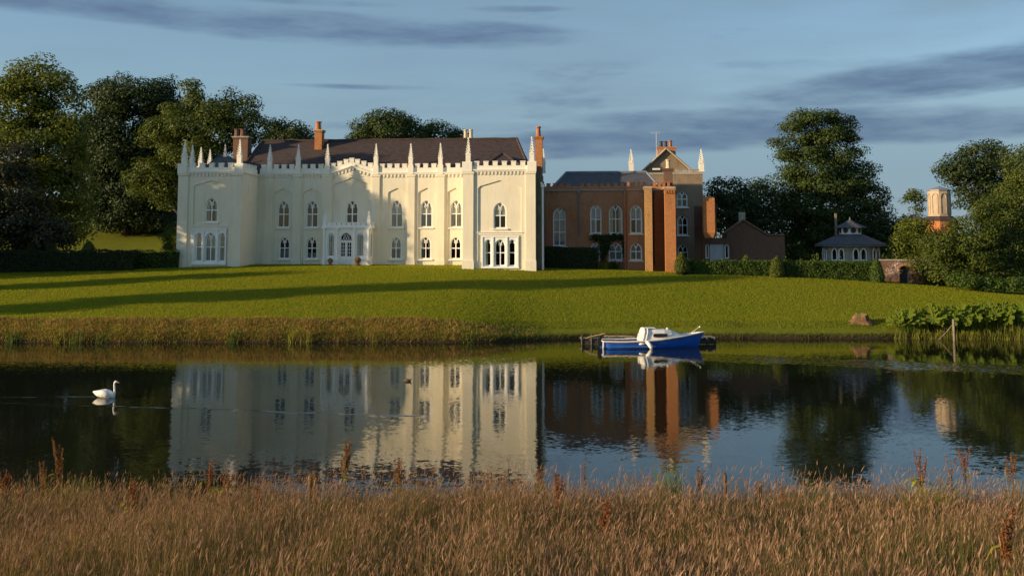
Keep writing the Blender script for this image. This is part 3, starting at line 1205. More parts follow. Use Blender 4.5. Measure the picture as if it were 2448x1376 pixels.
def wing(x0, x1, rx0, rx1, ra, rs, win, ledge, tri, lights, curt_u, curt_l, cm, zlow):
    """one end wing: recessed great arch, upper window, ledge and three-light window below"""
    u0, u1 = HF.px(x0, 520, WL)[0], HF.px(x1, 520, WL)[0]
    r0, r1 = HF.px(rx0, 500, WL)[0], HF.px(rx1, 500, WL)[0]
    xa = (rx0 + rx1) / 2
    za, zs = HF.px(xa, ra, WL)[1], HF.px(xa, rs, WL)[1]
    zl = HF.px(xa, ledge, WL)[1]
    t0, t1, tz0, tz1 = HF.rect(*tri, WL)
    m = MB()
    m.sheet([(u0, ZB), (u0, zw_s), (u1, zw_s), (u1, ZB)], [tudor(r0, r1, ZB + .1, zs, za)], WL, RD)
    wu0, wu1, wz0, wz1 = HF.rect(*win, WL)
    ww, wh, wc = wu1 - wu0, wz1 - wz0, (wu0 + wu1) / 2
    ls = [HF.rect(*l, WL) for l in lights]
    holes = [lancet(ww, wh, .64 * ww, wc, wz0)] + [lancet(b - a, d - c, .62 * (b - a), (a + b) / 2, c) for a, b, c, d in ls]
    m.sheet([(r0 - .3, ZB + .05), (r0 - .3, za + .2), (r1 + .3, za + .2), (r1 + .3, ZB + .05)], holes, WL + RD + .002, .3)
    m.box(u0, u0 + .3, WL + RD + .004, 12, ZB, zw_s)            # flank walls run back to the main range
    m.box(u1 - .3, u1, WL + RD + .004, 0.2, ZB, zw_s)
    m.build('wall', 'stucco', house)
    window(house, wc, wz0, ww, wh, WL + RD, curtain=curt_u, cmat=cm)
    lm = MB()
    lm.box(r0 - .05, r1 + .05, WL + .02, WL + RD, zl - .16, zl)
    lm.box(r0 - .10, r1 + .10, WL - .06, WL + RD, zl + .003, zl + .07)
    lm.build('ledge', 'trim', house)
    fm = MB()                                                    # painted surround of the three-light window
    fm.sheet([(t0, tz0), (t0, tz1), (t1, tz1), (t1, tz0)], [lancet(b - a + .01, d - c, .62 * (b - a), (a + b) / 2, c) for a, b, c, d in ls], WL + RD - .10, .098)
    for zc_, h_ in ((tz1 - .02, .12), (tz0 - .1, .14)):
        fm.box(t0 - .07, t1 + .07, WL + RD - .17, WL + RD - .03, zc_, zc_ + h_)
    for u in (t0 + .03, (ls[0][1] + ls[1][0]) / 2, (ls[1][1] + ls[2][0]) / 2, t1 - .03):
        fm.box(u - .055, u + .055, WL + RD - .16, WL + RD - .101, tz0 + .05, tz1 - .022)
    fm.build('window_surround', 'joinery', house)
    for i, (a, b, c, d) in enumerate(ls):
        window(house, (a + b) / 2, c, b - a, d - c, WL + RD - .04, .62 * (b - a), 'two' if i == 1 else 'single', curt_l[i], cm, sill=False)
    for a, b in ((u0, u0 + .88), (u1 - .82, u1 - .02)):
        pilaster(house, a, b, WL, .135, zw_s)
    parapet(house, u0 + .75, u1 - .70, WL, zw_s, zw_c, n=int((u1 - u0 - 1.4) / .76))
    for a, b, c in ((u0 - .08, u0 + .75, u0 + .42), (u1 - .70, u1 + .06, u1 - .32)):
        pm = MB()
        pm.box(a, b, WL - .2, WL + .4, zw_s - .12, zw_c)
        pm.box(a, b, WL - .2, WL + .4, zw_c + .002, zw_c + .33)
        pm.build('pier', 'trim', house)
        inst('pinnacle', pin_big, house, (c, WL + .05, zw_c + .15), scale=(1.05, 1.05, .93))
    return u0, u1


lw0, lw1 = wing(425, 578, 462, 547, 431.5, 446, (489, 520, 473, 531), 541, (461, 540, 549, 630),
                ((466, 483, 556, 625), (489, 516, 556, 625), (522, 539, 556, 625)), SIDES, (FULL, FULL, FULL), 'curtain', 0)
rw0, rw1 = wing(1107, 1281, 1142.5, 1246.5, 431, 450, (1179.5, 1210.5, 484, 546), 556.5, (1152, 1239, 566, 638),
                ((1158, 1175, 572, 636), (1182, 1209, 572, 636), (1215, 1233, 572, 636)), ((0, .05, .5, .5, 1), (2, .5, .95, .5, 1)), (LEFTC, None, None), 'curtain', 0)


def side_parapet(u, y0, y1, zs, zc, n, pins, facing, mesh=pin_big):
    """the parapet returning along a wing's flank"""
    m = MB()
    m.box(u - .15, u + .15, y0, y1, zs, zc)
    m.build('parapet', 'trim', house)
    s = MB()
    s.box(u - .15 - (.14 if facing < 0 else 0), u + .15 + (.14 if facing > 0 else 0), y0, y1, zs - .12, zs - .002)
    s.build('string_course', 'trim', house)
    for i in range(n):
        inst('merlon', mer, house, (u, y0 + (y1 - y0) * (i + .5) / n, zc - .01), rot=(0, 0, PI / 2))
    for yy in pins:
        inst('pinnacle', mesh, house, (u, yy, zc - .05))


side_parapet(lw1 - .16, WL + .42, -.2, zw_s, zw_c, 4, (), 1)
side_parapet(lw0 + .16, WL + .42, 9, zw_s, zw_c, 13, (-1.6, .4, 2.6), -1, pin)
inst('pinnacle', pin_big, house, (HF.px(538, 380, 6)[0], 6.0, HF.px(538, 383, 6)[1] - .9))
# blind lancets and a vent on the flank that faces the court
m = MB()
for zc_, h_ in ((HF.px(596, 548, -2)[1], 2.5), (HF.px(596, 628, -2)[1], 1.9)):
    pts = lancet(.8, h_, .5, 0, 0)
    m.bar2(pts, .07, -.02, .03, closed=True)
    for v in range(len(m.v) - 4 * (len(pts) + 1), len(m.v)):
        x, y, z = m.v[v]
        m.v[v] = (lw1 - y, -2.1 + x, z + zc_)
m.box(lw1 - .01, lw1 + .04, -2.5, -1.9, HF.px(597, 440, -2)[1] - .5, HF.px(597, 440, -2)[1] + .1)
m.build('blind_window', 'trim', house)

# rear range walls so that the rooms are closed and dark
m = MB()
zr = z_str - .1
m.box(lw0 + .31, rw1 - .31, 11.7, 12.0, ZB, zr)
m.box(lw0 + .31, rw1 - .31, 3.2, 3.3, ZB, zr - .3)
m.box(lw0 + .31, rw1 - .31, RD + .32, 11.69, zr - .12, zr - .02)
m.box(lw0 + .31, lw1 - .31, WL + .56, RD + .31, zr - .12, zr - .02)
m.box(rw0 + .31, rw1 - .31, WL + .56, RD + .31, zr - .12, zr - .02)
m.build('inner_wall', 'room_dark', house)

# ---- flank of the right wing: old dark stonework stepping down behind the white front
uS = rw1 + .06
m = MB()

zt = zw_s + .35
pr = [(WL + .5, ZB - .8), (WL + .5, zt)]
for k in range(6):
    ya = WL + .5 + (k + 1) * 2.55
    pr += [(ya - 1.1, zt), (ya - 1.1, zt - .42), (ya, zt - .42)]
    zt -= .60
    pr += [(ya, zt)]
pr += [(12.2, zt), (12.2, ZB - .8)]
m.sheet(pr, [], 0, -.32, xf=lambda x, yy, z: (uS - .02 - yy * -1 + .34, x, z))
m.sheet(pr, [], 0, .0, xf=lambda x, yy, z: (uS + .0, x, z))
m.build('flank_wall', 'flank_stone', house)
m = MB()
m.tube([(uS + .50, WL + .36, ZB), (uS + .50, WL + .36, zw_s - 1.4), (uS + .36, WL + .30, zw_s - 1.0)], .09, 8)
m.box(uS + .36, uS + .64, WL + .2, WL + .48, zw_s - 1.45, zw_s - 1.15)
m.build('downpipe', 'iron_white', house)
m = MB()
up = HF.px(611.5, 520, -.1)[0]
m.tube([(up, -.12, ZB), (up, -.12, z_str - .9), (up + .1, -.1, z_str - .45)], .06, 8)
m.box(up - .14, up + .14, -.26, -.02, z_str - .95, z_str - .6)
m.build('downpipe', 'iron_white', house)

# ---- roofs
YR = 5.6
ra, zr1 = HF.px(627, 338, YR)
rb, _ = HF.px(1236, 337, YR)
e0, e1 = HF.px(572, 392, .9)[0], HF.px(1268, 392, .9)[0]
ze = z_str + .15
m = MB()
yb_ = 11.4
m.quad((e0, .7, ze), (e1, .7, ze), (rb, YR, zr1), (ra, YR, zr1))
m.quad((e1, .7, ze), (e1, yb_, ze), (rb, YR, zr1))
m.quad((e1, yb_, ze), (e0, yb_, ze), (ra, YR, zr1), (rb, YR, zr1))
m.quad((e0, yb_, ze), (e0, .7, ze), (ra, YR, zr1))
roof = m.build('roof', 'slate_brown', house)
m = MB()
for a, b in (((ra, YR, zr1), (rb, YR, zr1)), ((ra, YR, zr1), (e0, .7, ze)), ((rb, YR, zr1), (e1, .7, ze))):
    n = 24
    m.tube([Vector(a).lerp(Vector(b), i / n) + Vector((0, 0, .03 + .02 * math.sin(i * 2.4))) for i in range(n + 1)], .13, 6)
m.build('ridge_tiles', 'slate_brown', roof)
for (xa, ya, x0, x1, yb, wing_y, nm) in ((527, 372, 492, 560, 397, -.6, 'slate_grey'), (1202, 366, 1160, 1245, 392, -.4, 'slate_brown')):
    ua, za = HF.px(xa, ya, wing_y)
    ul, zl_ = HF.px(x0, yb, -2.8)
    ur, _ = HF.px(x1, yb, -2.8)
    m = MB()
    zl_ -= .2
    m.quad((ul, -3.2, zl_), (ur, -3.2, zl_), (ua, wing_y, za))
    m.quad((ur, -3.2, zl_), (ur, 5, zl_), (ua, 5, za), (ua, wing_y, za))
    m.quad((ul, 5, zl_), (ul, -3.2, zl_), (ua, wing_y, za), (ua, 5, za))
    m.build('roof', nm, house)
    m = MB()
    for p in ((ul, -3.2, zl_), (ur, -3.2, zl_)):
        m.tube([(ua, wing_y, za + .02), (p[0], p[1], p[2] + .02)], .09, 6)
    m.build('ridge_tiles', nm, house)
m = MB()
m.box(lw0 + .3, lw1 - .3, WL + .3, .5, zw_s - .1, zw_s + .02)
m.box(rw0 + .3, rw1 - .3, WL + .3, .5, zw_s - .1, zw_s + .02)
m.build('roof_gutter', 'lead', house)


def chimney(parent, fr, x0, x1, yt, yb, yl, mat, pots, cap='stone_weathered', dy=None, bands=1):
    """brick stack with its cap; pots: (px x, px top, radius, material)"""
    u0, u1, zb, zt = fr.rect(x0, x1, yt, yb, yl)
    d = dy or (u1 - u0) * .9
    m = MB()
    m.box(u0, u1, yl, yl + d, zb - 1.2, zt - .22)
    m.box(u0 - .07, u1 + .07, yl - .07, yl + d + .07, zt - .22, zt - .10)
    c = m.build('chimney', mat, parent)
    k = MB()
    k.box(u0 - .12, u1 + .12, yl - .12, yl + d + .12, zt - .098, zt)
    k.build('chimney_cap', cap, c)
    for px_, top, r, pm in pots:
        uu, z2 = fr.px(px_, top, yl + d / 2)
        h = max(.25, z2 - zt)
        p = MB()
        p.lathe([(r * 1.15, zt), (r * 1.1, zt + h * .1), (r * .9, zt + h * .2), (r * .8, zt + h * .85), (r * 1.05, zt + h * .9), (r * 1.05, zt + h), (r * .7, zt + h)], 10, (uu, yl + d / 2))
        p.build('chimney_pot', pm, c, smooth=False)


chimney(house, HF, 557, 592, 326, 380, 3.0, 'brick_dark', ((567, 309, .28, 'brick_dark'), (581, 309, .28, 'brick_dark')), 'stone_weathered', 1.1)  # darker brick stands in for the tree shade on this stack
chimney(house, HF, 752, 769, 310, 365, 4.2, 'brick_orange', ((761, 291, .30, 'brick_orange'),), 'stone_pale', .9)
chimney(house, HF, 1106, 1133, 331, 345, 7.0, 'brick_dark', ((1113, 310, .19, 'pot_buff'), (1126, 310, .19, 'pot_buff')), 'brick_dark', .9)
chimney(house, HF, 1279.5, 1296, 326, 392, -2.2, 'brick_orange', ((1287, 303, .22, 'pot_clay'),), 'brick_orange', .8)
inst('pinnacle', pin, house, (HF.px(1299, 380, 4)[0], 4.0, HF.px(1299, 390, 4)[1] - .9))
m = MB()
uu, zz = HF.px(769, 289, 4.6)
m.tube([(uu, 4.6, zz - 1), (uu, 4.6, zz + .9)], .012, 5)
m.build('aerial', 'metal_aerial', house)

# ---- porch
PY = -1.3
p0, p1 = HF.px(772, 590, PY)[0], HF.px(884, 590, PY)[0]
pz = HF.px(830, 545, PY)[1]
pc = HF.px(830, 538.5, PY)[1]
porch = empty('porch', (0, 0, 0), 0, house)
pl = [HF.rect(*q, PY) for q in ((782.5, 801, 556, 614), (811, 843, 555, 636), (851, 871, 556, 614))]
m = MB()
pb = ZB + .8
pz_d = pl[1][2]
holes = [lancet(b - a, d - c, .6 * (b - a), (a + b) / 2, c) for a, b, c, d in pl]
m.sheet([(p0, pb), (p0, pz), (p1, pz), (p1, pb)], holes, PY, .22)
yc_ = PY / 2 - .05
sw_ = .5
for u, s in ((p0, 1), (p1, -1)):
    m.sheet([(PY + .225, pb), (PY + .225, pz), (-.004, pz), (-.004, pb)], [lancet(sw_, pl[0][3] - pl[0][2], .4, yc_, pl[0][2])], 0, .2, xf=lambda x, yy, z, u=u, s=s: (u + s * yy, x, z))
m.box(p0 + .21, p1 - .21, PY + .23, -.01, pz - .15, pz - .02)
m.build('porch_wall', 'joinery', porch)
m = MB()
m.box(p0 - .16, p1 + .16, PY - .16, -.01, pz + .001, pz + .12)
m.box(p0 - .10, p1 + .10, PY - .10, -.01, pz + .122, pc)
m.build('cornice', 'joinery', porch)
mer_s = merlon_mesh(.36, .2, .27, 'joinery')
n = 8
for i in range(n):
    inst('merlon', mer_s, porch, (p0 + .35 + (p1 - p0 - .7) * (i + .5) / n, PY + .02, pc - .005))
for i in range(2):
    for u in (p0, p1):
        inst('merlon', mer_s, porch, (u, PY + .6 + i * .62, pc - .005), rot=(0, 0, PI / 2))
pin_s = pinnacle_mesh(.42, .78, .26, 'joinery')
for u in (p0 + .12, p1 - .12):
    inst('pinnacle', pin_s, porch, (u, PY + .06, pc - .02))
for u in (p0 + .1, HF.px(806, 590, PY)[0], HF.px(847, 590, PY)[0], p1 - .1):
    m = MB()
    m.tube([(u, PY - .07, pb), (u, PY - .07, pz - .1)], .085, 8)
    m.box(u - .12, u + .12, PY - .2, PY - .005, pb, pb + 1.0)
    m.box(u - .12, u + .12, PY - .18, PY - .005, pz - .13, pz - .005)
    m.build('column', 'joinery', porch)
for i in (0, 2):
    a, b, c, d = pl[i]
    fm, panes = window_meshes(b - a, d - c, .6 * (b - a), 'grid')
    o = inst('porch_window', fm, porch, ((a + b) / 2, PY + .06, c))
a, b, c, d = pl[1]
w_, zt_ = b - a, HF.px(826, 576, PY)[1]
m = MB()                                                     # fanlight tracery over the doors
m.bar2(lancet(w_ - .08, d - c, .6 * w_, (a + b) / 2, c), .10, PY + .05, PY + .16, closed=True)
m.bar2([(a, zt_), (b, zt_)], .10, PY + .046, PY + .156)
for k in range(1, 5):
    x = a + w_ * k / 5
    m.bar2([(x, zt_), (x + (w_ * .25 if k < 3 else -w_ * .25), zt_ + .55)], .035, PY + .06, PY + .12)
    m.bar2([(x, zt_), (x - (w_ * .12 if k < 3 else -w_ * .12), zt_ + .35)], .035, PY + .064, PY + .124)
m.build('fanlight', 'joinery', porch)
for s in (0, 1):                                             # a pair of half-glazed doors
    x0, x1 = (a + .05, (a + b) / 2 - .008) if s == 0 else ((a + b) / 2 + .008, b - .05)
    zg0, zg1 = c + .85, zt_ - .14
    m = MB()
    m.sheet([(x0, c), (x0, zt_ - .05), (x1, zt_ - .05), (x1, c)], [[(x0 + .1, zg0), (x0 + .1, zg1), (x1 - .1, zg1), (x1 - .1, zg0)]], PY + .08, .05)
    xm = (x0 + x1) / 2
    m.bar2([(xm, zg0), (xm, zg1)], .035, PY + .085, PY + .12)
    for k in range(1, 4):
        z = zg0 + (zg1 - zg0) * k / 4
        m.bar2([(x0 + .1, z), (x1 - .1, z)], .035, PY + .087, PY + .118)
    m.box(x0 + .12, x1 - .12, PY + .068, PY + .079, c + .14, zg0 - .14)
    m.build('door', 'joinery', porch)
m = MB()
m.box(p0 - .3, p1 + .3, PY - .6, PY - .21, pb - .6, pb + .34)
m.box((p0 + p1) / 2 - 1.2, (p0 + p1) / 2 + 1.2, PY - 1.0, PY - .602, pb - .6, pb + .2)
m.build('step', 'stone_pale', porch)

for x, lab in ((789.5, 'small brown stone urn left of the white porch door'), (855, 'larger brown stone urn right of the white porch door')):
    g = HF.world(HF.px(x, 630, PY - .8)[0], PY - .8, 0)
    z = gz(g.x, g.y)
    k = 1.0 if x < 800 else 1.2
    u = empty('stone_urn', (g.x, g.y, z))
    tag(u, lab, 'urn')
    m = MB()
    m.lathe([(.20 * k, 0), (.20 * k, .10 * k), (.11 * k, .14 * k), (.10 * k, .20 * k)], 10)
    m.build('urn_foot', 'stump_wood', u, smooth=True)
    m = MB()
    m.lathe([(.10 * k, .19 * k), (.21 * k, .27 * k), (.25 * k, .42 * k), (.22 * k, .52 * k), (.12 * k, .60 * k), (.03, .64 * k)], 12)
    m.build('urn_bowl', 'stump_wood', u, smooth=True)


# ------------------------------------------------------------------ the brick wing behind
BF = Frame(1305, 642, 94.8, HA)
brick = empty('brick_wing', BF.o, HA)
tag(brick, 'shaded red brick gothic wing with white arched windows beside the mansion', 'house')


def brick_part(x0, x1, yl, y_top, wins_, depth, mat='brick_red'):
    u0, u1 = BF.px(x0, 520, yl)[0], BF.px(x1, 520, yl)[0]
    zt = BF.px((x0 + x1) / 2, y_top, yl)[1]
    holes = []
    specs = []
    for q in wins_:
        a, b, c, d = BF.rect(*q[:4], yl)
        holes.append(lancet(b - a, d - c, .6 * (b - a), (a + b) / 2, c))
        specs.append((a, b, c, d, q[4], q[5], q[6]))
    m = MB()
    m.sheet([(u0, -2), (u0, zt), (u1, zt), (u1, -2)], holes, yl, .34)
    m.box(u0, u0 + .3, yl + .345, yl + depth, -2, zt)
    m.box(u1 - .3, u1, yl + .345, yl + depth, -2, zt)
    m.build('wall', mat, brick)
    for a, b, c, d, kind, cur, cm in specs:
        window(brick, (a + b) / 2, c, b - a, d - c, yl + .02, .6 * (b - a), kind, cur, cm)
    return u0, u1, zt


def brick_parapet(u0, u1, yl, zt, y_crenel, y_mer, n, mat='brick_red', x_ref=1430):
    zc, zm = BF.px(x_ref, y_crenel, yl)[1], BF.px(x_ref, y_mer, yl)[1]
    m = MB()
    m.box(u0, u1, yl - .02, yl + .34, zt, zc)
    m.build('parapet', mat, brick)
    m = MB()
    m.box(u0 - .05, u1 + .05, yl - .12, yl + .3, zt - .12, zt - .002)
    m.build('string_course', 'stone_weathered', brick)
    L = (u1 - u0) / n
    me = merlon_mesh(L * .58, .34, zm - zc, mat)
    for i in range(n):
        if n > 4 and i in (4,):
            continue                                          # a merlon has been lost here
        inst('merlon', me, brick, (u0 + L * (i + .5), yl + .16, zc - .01))


B2 = -1.6
OPENW = ((0, .0, 1, .5, 1),)
a0, a1, az = brick_part(1303, 1497, 0, 453, [(1322, 1353, 496, 588, 'tall', FULL, 'blind_grey'), (1411, 1438, 490, 558, 'bare', ((0, 0, 1, .55, 1), (1, 0, .5, 0, .55)), 'blind_grey'),
                                             (1455.5, 1488, 489, 558, 'bare', SIDES, 'curtain'), (1412, 1435, 580, 622, 'bare', FULL, 'curtain_grey'),
                                             (1455.5, 1488, 580, 622, 'bare', FULL, 'curtain_grey')], 9)
brick_parapet(a0, a1, 0, az, 445, 437, 12)
b0, b1, bz = brick_part(1497.5, 1560, B2, 452, [(1506, 1535, 490, 558, 'bare', ((0, 0, 1, .55, 1), (1, .55, 1, 0, .55)), 'blind_grey'), (1506, 1535, 580, 622, 'bare', FULL, 'curtain_grey')], 9)
brick_parapet(b0, b1, B2, bz, 443, 435, 5)
c0, c1, cz = brick_part(1560.5, 1616, B2 - .01 - .6, 452, [], 9, 'brick_orange')
brick_parapet(c0, c1, B2 - .61, cz, 446, 435, 5, 'brick_orange')


def buttress(x0, x1, yl, out, y_top, y_off, mat):
    u0, u1 = BF.px(x0, 540, yl - out)[0], BF.px(x1, 540, yl - out)[0]
    zt, zo = BF.px((x0 + x1) / 2, y_top, yl - out)[1], BF.px((x0 + x1) / 2, y_off, yl - out)[1]
    m = MB()
    yb = yl + .01
    m.box(u0, u1, yl - out, yb, -2, zo)
    m.frustum([[(u0, yl - out, zo), (u1, yl - out, zo), (u1, yb, zo), (u0, yb, zo)], [(u0, yl - out * .85, zt), (u1, yl - out * .85, zt), (u1, yb, zt), (u0, yb, zt)]])
    b = m.build('buttress', mat, brick)
    m = MB()
    m.box(u0 - .05, u1 + .05, yl - out * .85 - .06, yb, zt + .002, zt + .16)
    m.build('coping', 'stone_weathered', b)


buttress(1542, 1559.5, B2, 2.9, 449, 455, 'brick_buff')
buttress(1590, 1615.5, B2 - .61, 2.6, 450, 456, 'brick_orange')
u0, u1 = BF.px(1590, 540, B2 - 3.21)[0], BF.px(1615.5, 540, B2 - 3.21)[0]
zc_ = BF.px(1603, 456, B2 - 3.21)[1]
m = MB()
for k in range(4):
    uu = u0 + (u1 - u0) * (k + .5) / 4
    m.box(uu - .07, uu + .07, B2 - 3.31, B2 - 3.15, zc_ - .22, zc_ + .02)
m.box(u0 - .04, u1 + .04, B2 - 3.33, B2 - 2.9, zc_ + .022, zc_ + .12)
m.build('corbel_table', 'brick_orange', brick)['kind'] = 'stuff'
m = MB()
for x, yl, y0, y1 in ((1384, -.1, 462, 560), (1562, B2 - .75, 462, 632)):
    u, zt = BF.px(x, y0, yl)
    zb = BF.px(x, y1, yl)[1]
    m = MB()
    m.tube([(u, yl, zb), (u, yl, zt)], .06, 6)
    m.box(u - .13, u + .13, yl - .1, yl + .08, zt - .05, zt + .25)
    m.build('downpipe', 'iron_dark' if x > 1500 else 'lead', brick)
u, zt = BF.px(1496.5, 453, B2)
m = MB()
m.tube([(u - .12, B2 - .15, -1.5), (u - .12, B2 - .15, zt)], .10, 8)
m.build('downpipe', 'pot_clay', brick)  # orange colour stands in for sunlight on this edge of the wall
# hipped slate roof
yr = 4.0
ra, zr1 = BF.px(1353, 413, yr)
rb, _ = BF.px(1545, 413, yr)
e0, ze = BF.px(1316, 446, .6)
e1 = BF.px(1588, 446, .6)[0]
ze = az + .05
m = MB()
m.quad((e0, .4, ze), (e1, .4, ze), (rb, yr, zr1), (ra, yr, zr1))
m.quad((e1, .4, ze), (e1, 8.4, ze), (rb, yr, zr1))
m.quad((e1, 8.4, ze), (e0, 8.4, ze), (ra, yr, zr1), (rb, yr, zr1))
m.quad((e0, 8.4, ze), (e0, .4, ze), (ra, yr, zr1))
u0, u1 = BF.px(1500, 440, -1)[0], BF.px(1578, 440, -1)[0]       # hip over the projecting bay
ua, za = BF.px(1545, 413, 3.5)
m.quad((u0, -1.2, ze), (u1, -1.2, ze), (ua, 2.2, za - .1))
m.quad((u1, -1.2, ze), (u1, 4, ze), (ua, 2.2, za - .1))
m.quad((u0, 4, ze), (u0, -1.2, ze), (ua, 2.2, za - .1))
rf = m.build('roof', 'slate_grey', brick)
m = MB()
m.tube([(ra, yr, zr1 + .03), (rb, yr, zr1 + .03)], .12, 6)
m.tube([(ra, yr, zr1 + .03), (e0, .4, ze + .03)], .10, 6)
m.tube([(ua, 2.2, za - .07), (u1, -1.2, ze + .03)], .10, 6)
m.build('ridge_tiles', 'lead', rf)
m = MB()
m.box(a0 + .35, c1 - .35, 3.2, 3.3, -2, az - .1)
m.box(a0 + .32, a1 - .02, .36, 8.9, az - .15, az - .02)
m.box(b0 + .32, c1 - .32, B2 + .36, 8.9, az - .15, az - .02)
m.box(a0 + .32, c1 - .02, 8.9, 9.1, -2, az - .02)
m.build('inner_wall', 'room_dark', brick)
# dark stack carrying a clay pot over the corner
chimney(brick, BF, 1588, 1608, 402, 440, B2 - .2, 'brick_dark', ((1597, 382, .22, 'pot_buff'),), 'brick_dark', .8)
# climber trained round the lower windows
rng = np.random.default_rng(5)
P = []
for x, y, rx, ry, n in ((1440, 570, 26, 8, 500), (1472, 566, 22, 7, 350), (1442, 600, 9, 26, 500), (1448, 585, 12, 16, 350), (1492, 590, 5, 26, 250), (1425, 565, 10, 6, 120)):
    for _ in range(n):
        xx, yy = x + rng.normal(0, rx * .5), y + rng.normal(0, ry * .5)
        u, z = BF.px(xx, yy, -.2)
        P.append((u, -.08 - rng.random() * .35, z))
P = np.array(P)
v, f = leaf_arrays(P, np.tile((0, -1, .4), (len(P), 1)), .16, rng)
np_mesh('climber', v, f, 'leaf_dark', brick)

# ------------------------------------------------------------------ the tall rendered block behind the brick wing
TF = Frame(1648, 625, 103.5, HA)
tower = empty('rendered_house', TF.o, HA)
tag(tower, 'tall brown rendered block with gable, clay chimney pots and two white pinnacles', 'house')
u0, u1 = TF.px(1536, 520)[0], TF.px(1681.5, 520)[0]
zt = TF.px(1648, 417)[1]
holes, sp = [], []
for q in ((1617, 1644, 457, 495), (1619, 1644.5, 514.5, 562), (1620, 1645, 584, 622)):
    a, b, c, d = TF.rect(*q)
    holes.append(lancet(b - a, d - c, .62 * (b - a), (a + b) / 2, c))
    sp.append((a, b, c, d))
m = MB()
m.sheet([(u0, -2.5), (u0, zt), (u1, zt), (u1, -2.5)], holes, 0, .35)
m.box(u0, u0 + .3, .355, 9, -2.5, zt)
m.box(u1 - .3, u1, .355, 9, -2.5, zt)
m.build('wall', 'render_brown', tower)
for i, (a, b, c, d) in enumerate(sp):
    window(tower, (a + b) / 2, c, b - a, d - c, .02, .62 * (b - a), 'bare', LEFTC if i == 0 else None, 'curtain_grey')
m = MB()
m.box(u0 + .32, u1 - .32, 2.5, 2.6, -2.5, zt - .1)
m.box(u0 + .32, u1 - .32, .36, 9, zt - .15, zt - .02)
m.build('inner_wall', 'room_dark', tower)
m = MB()
zc = TF.px(1648, 412)[1]
m.box(u0 - .03, u1 + .03, -.05, .3, zt + .002, zc)
m.build('parapet', 'stone_weathered', tower)
me = merlon_mesh(.55, .3, .34, 'stone_weathered')
for x in (1622, 1636, 1650, 1664):
    inst('merlon', me, tower, (TF.px(x, 408)[0], .13, zc - .01))
ga, gz_a = TF.px(1593, 359, 1.2)
gl, gzl = TF.px(1540, 408, 1.2)
gr = TF.px(1649, 407, 1.2)[0]
m = MB()
m.sheet([(gl, gzl - .5), (gl, gzl), (ga, gz_a), (gr, gzl), (gr, gzl - .5)], [], 1.2, .3)
m.build('gable', 'render_brown', tower)
m = MB()
for a, b in (((gl - .3, gzl - .22), (ga, gz_a + .08)), ((ga, gz_a + .08), (gr + .3, gzl - .22))):
    m.frustum([[(a[0], .95, a[1]), (b[0], .95, b[1]), (b[0], 9, b[1]), (a[0], 9, a[1])], [(a[0], .95, a[1] + .14), (b[0], .95, b[1] + .14), (b[0], 9, b[1] + .14), (a[0], 9, a[1] + .14)]])
m.build('roof', 'slate_grey', tower)
m = MB()
for a, b in (((gl - .3, gzl - .2), (ga, gz_a + .1)), ((ga, gz_a + .1), (gr + .3, gzl - .2))):
    m.tube([(a[0], .93, a[1] + .06), (b[0], .93, b[1] + .06)], .10, 6)
m.build('gable_coping', 'stone_pale', tower)
chimney(tower, TF, 1572.5, 1615.5, 351, 400, 2.4, 'brick_red', ((1580, 338, .20, 'pot_dark'), (1591, 338, .20, 'pot_dark'), (1602, 336, .21, 'pot_clay')), 'brick_red', 1.1)
pin_t = pinnacle_mesh(.9, 1.3, .48, 'trim')
for x in (1508.5, 1676):
    u, z = TF.px(x, 357, .2)
    inst('pinnacle', pin_t, tower, (u, .2, z - 2.25))
m = MB()
u_ = TF.px(1508.5, 410, .2)[0]
m.box(u_ - .6, u0 - .02, -.1, .8, -1, zt - .05)
m.build('side_wall', 'brick_dark', tower)
u, z = TF.px(1569, 318, 3)
ae = MB()
ae.tube([(u, 3, z - 2.6), (u, 3, z)], .03, 5)
ae.tube([(u - .55, 3, z + .02), (u + .42, 3, z + .05)], .025, 5)
for k in range(7):
    ae.tube([(u - .5 + k * .14, 3, z - .10), (u - .5 + k * .14, 3, z + .14)], .014, 4)
ae.build('aerial', 'metal_aerial', tower)
m = MB()
u, z = TF.px(1560, 405, -.5)
m.box(u, u + .75, -.5, -.3, z - .05, z + .12)
m.build('roof_flashing', 'trim', tower)

# ------------------------------------------------------------------ ruined brick stub and the service court
CF = Frame(1714, 620, 95.0, HA)
court = empty('outbuilding', CF.o, HA)
tag(court, 'low dark brick outbuilding with gable and white door behind the hedge', 'outbuilding')
u0, u1 = CF.px(1680, 590)[0], CF.px(1746, 590)[0]
zt = CF.px(1714, 569)[1]
dr = CF.rect(1697.5, 1731, 583, 620)
hs, sp = [], []
for q in ((1686.5, 1696, 583, 618), (1732, 1743.5, 583, 618)):
    a, b, c, d = CF.rect(*q)
    hs.append(lancet(b - a, d - c, .7 * (b - a), (a + b) / 2, c))
    sp.append((a, b, c, d))
m = MB()
m.sheet([(u0, -1.5), (u0, zt), (u1, zt), (u1, -1.5)], hs + [[(dr[0], -1.2), (dr[0], dr[3]), (dr[1], dr[3]), (dr[1], -1.2)]], 0, .3)
m.build('wall', 'brick_dark', court)
for a, b, c, d in sp:
    window(court, (a + b) / 2, c, b - a, d - c, 0, .7 * (b - a), 'plain', None, sill=False)
m = MB()
nb = 6
for i in range(nb):
    x0 = dr[0] + (dr[1] - dr[0]) * i / nb
    m.box(x0 + .008, x0 + (dr[1] - dr[0]) / nb - .008, .10, .15, -1.1, dr[3] - .02)
m.box(dr[0], dr[1], .151, .19, -1.1, dr[3] - .01)
m.build('door', 'door_white', court)
m = MB()
m.box(u0, u1, 3, 3.1, -1.5, zt - .1)
m.box(u0, u1, .32, 3, zt - .12, zt - .02)
m.build('inner_wall', 'room_dark', court)
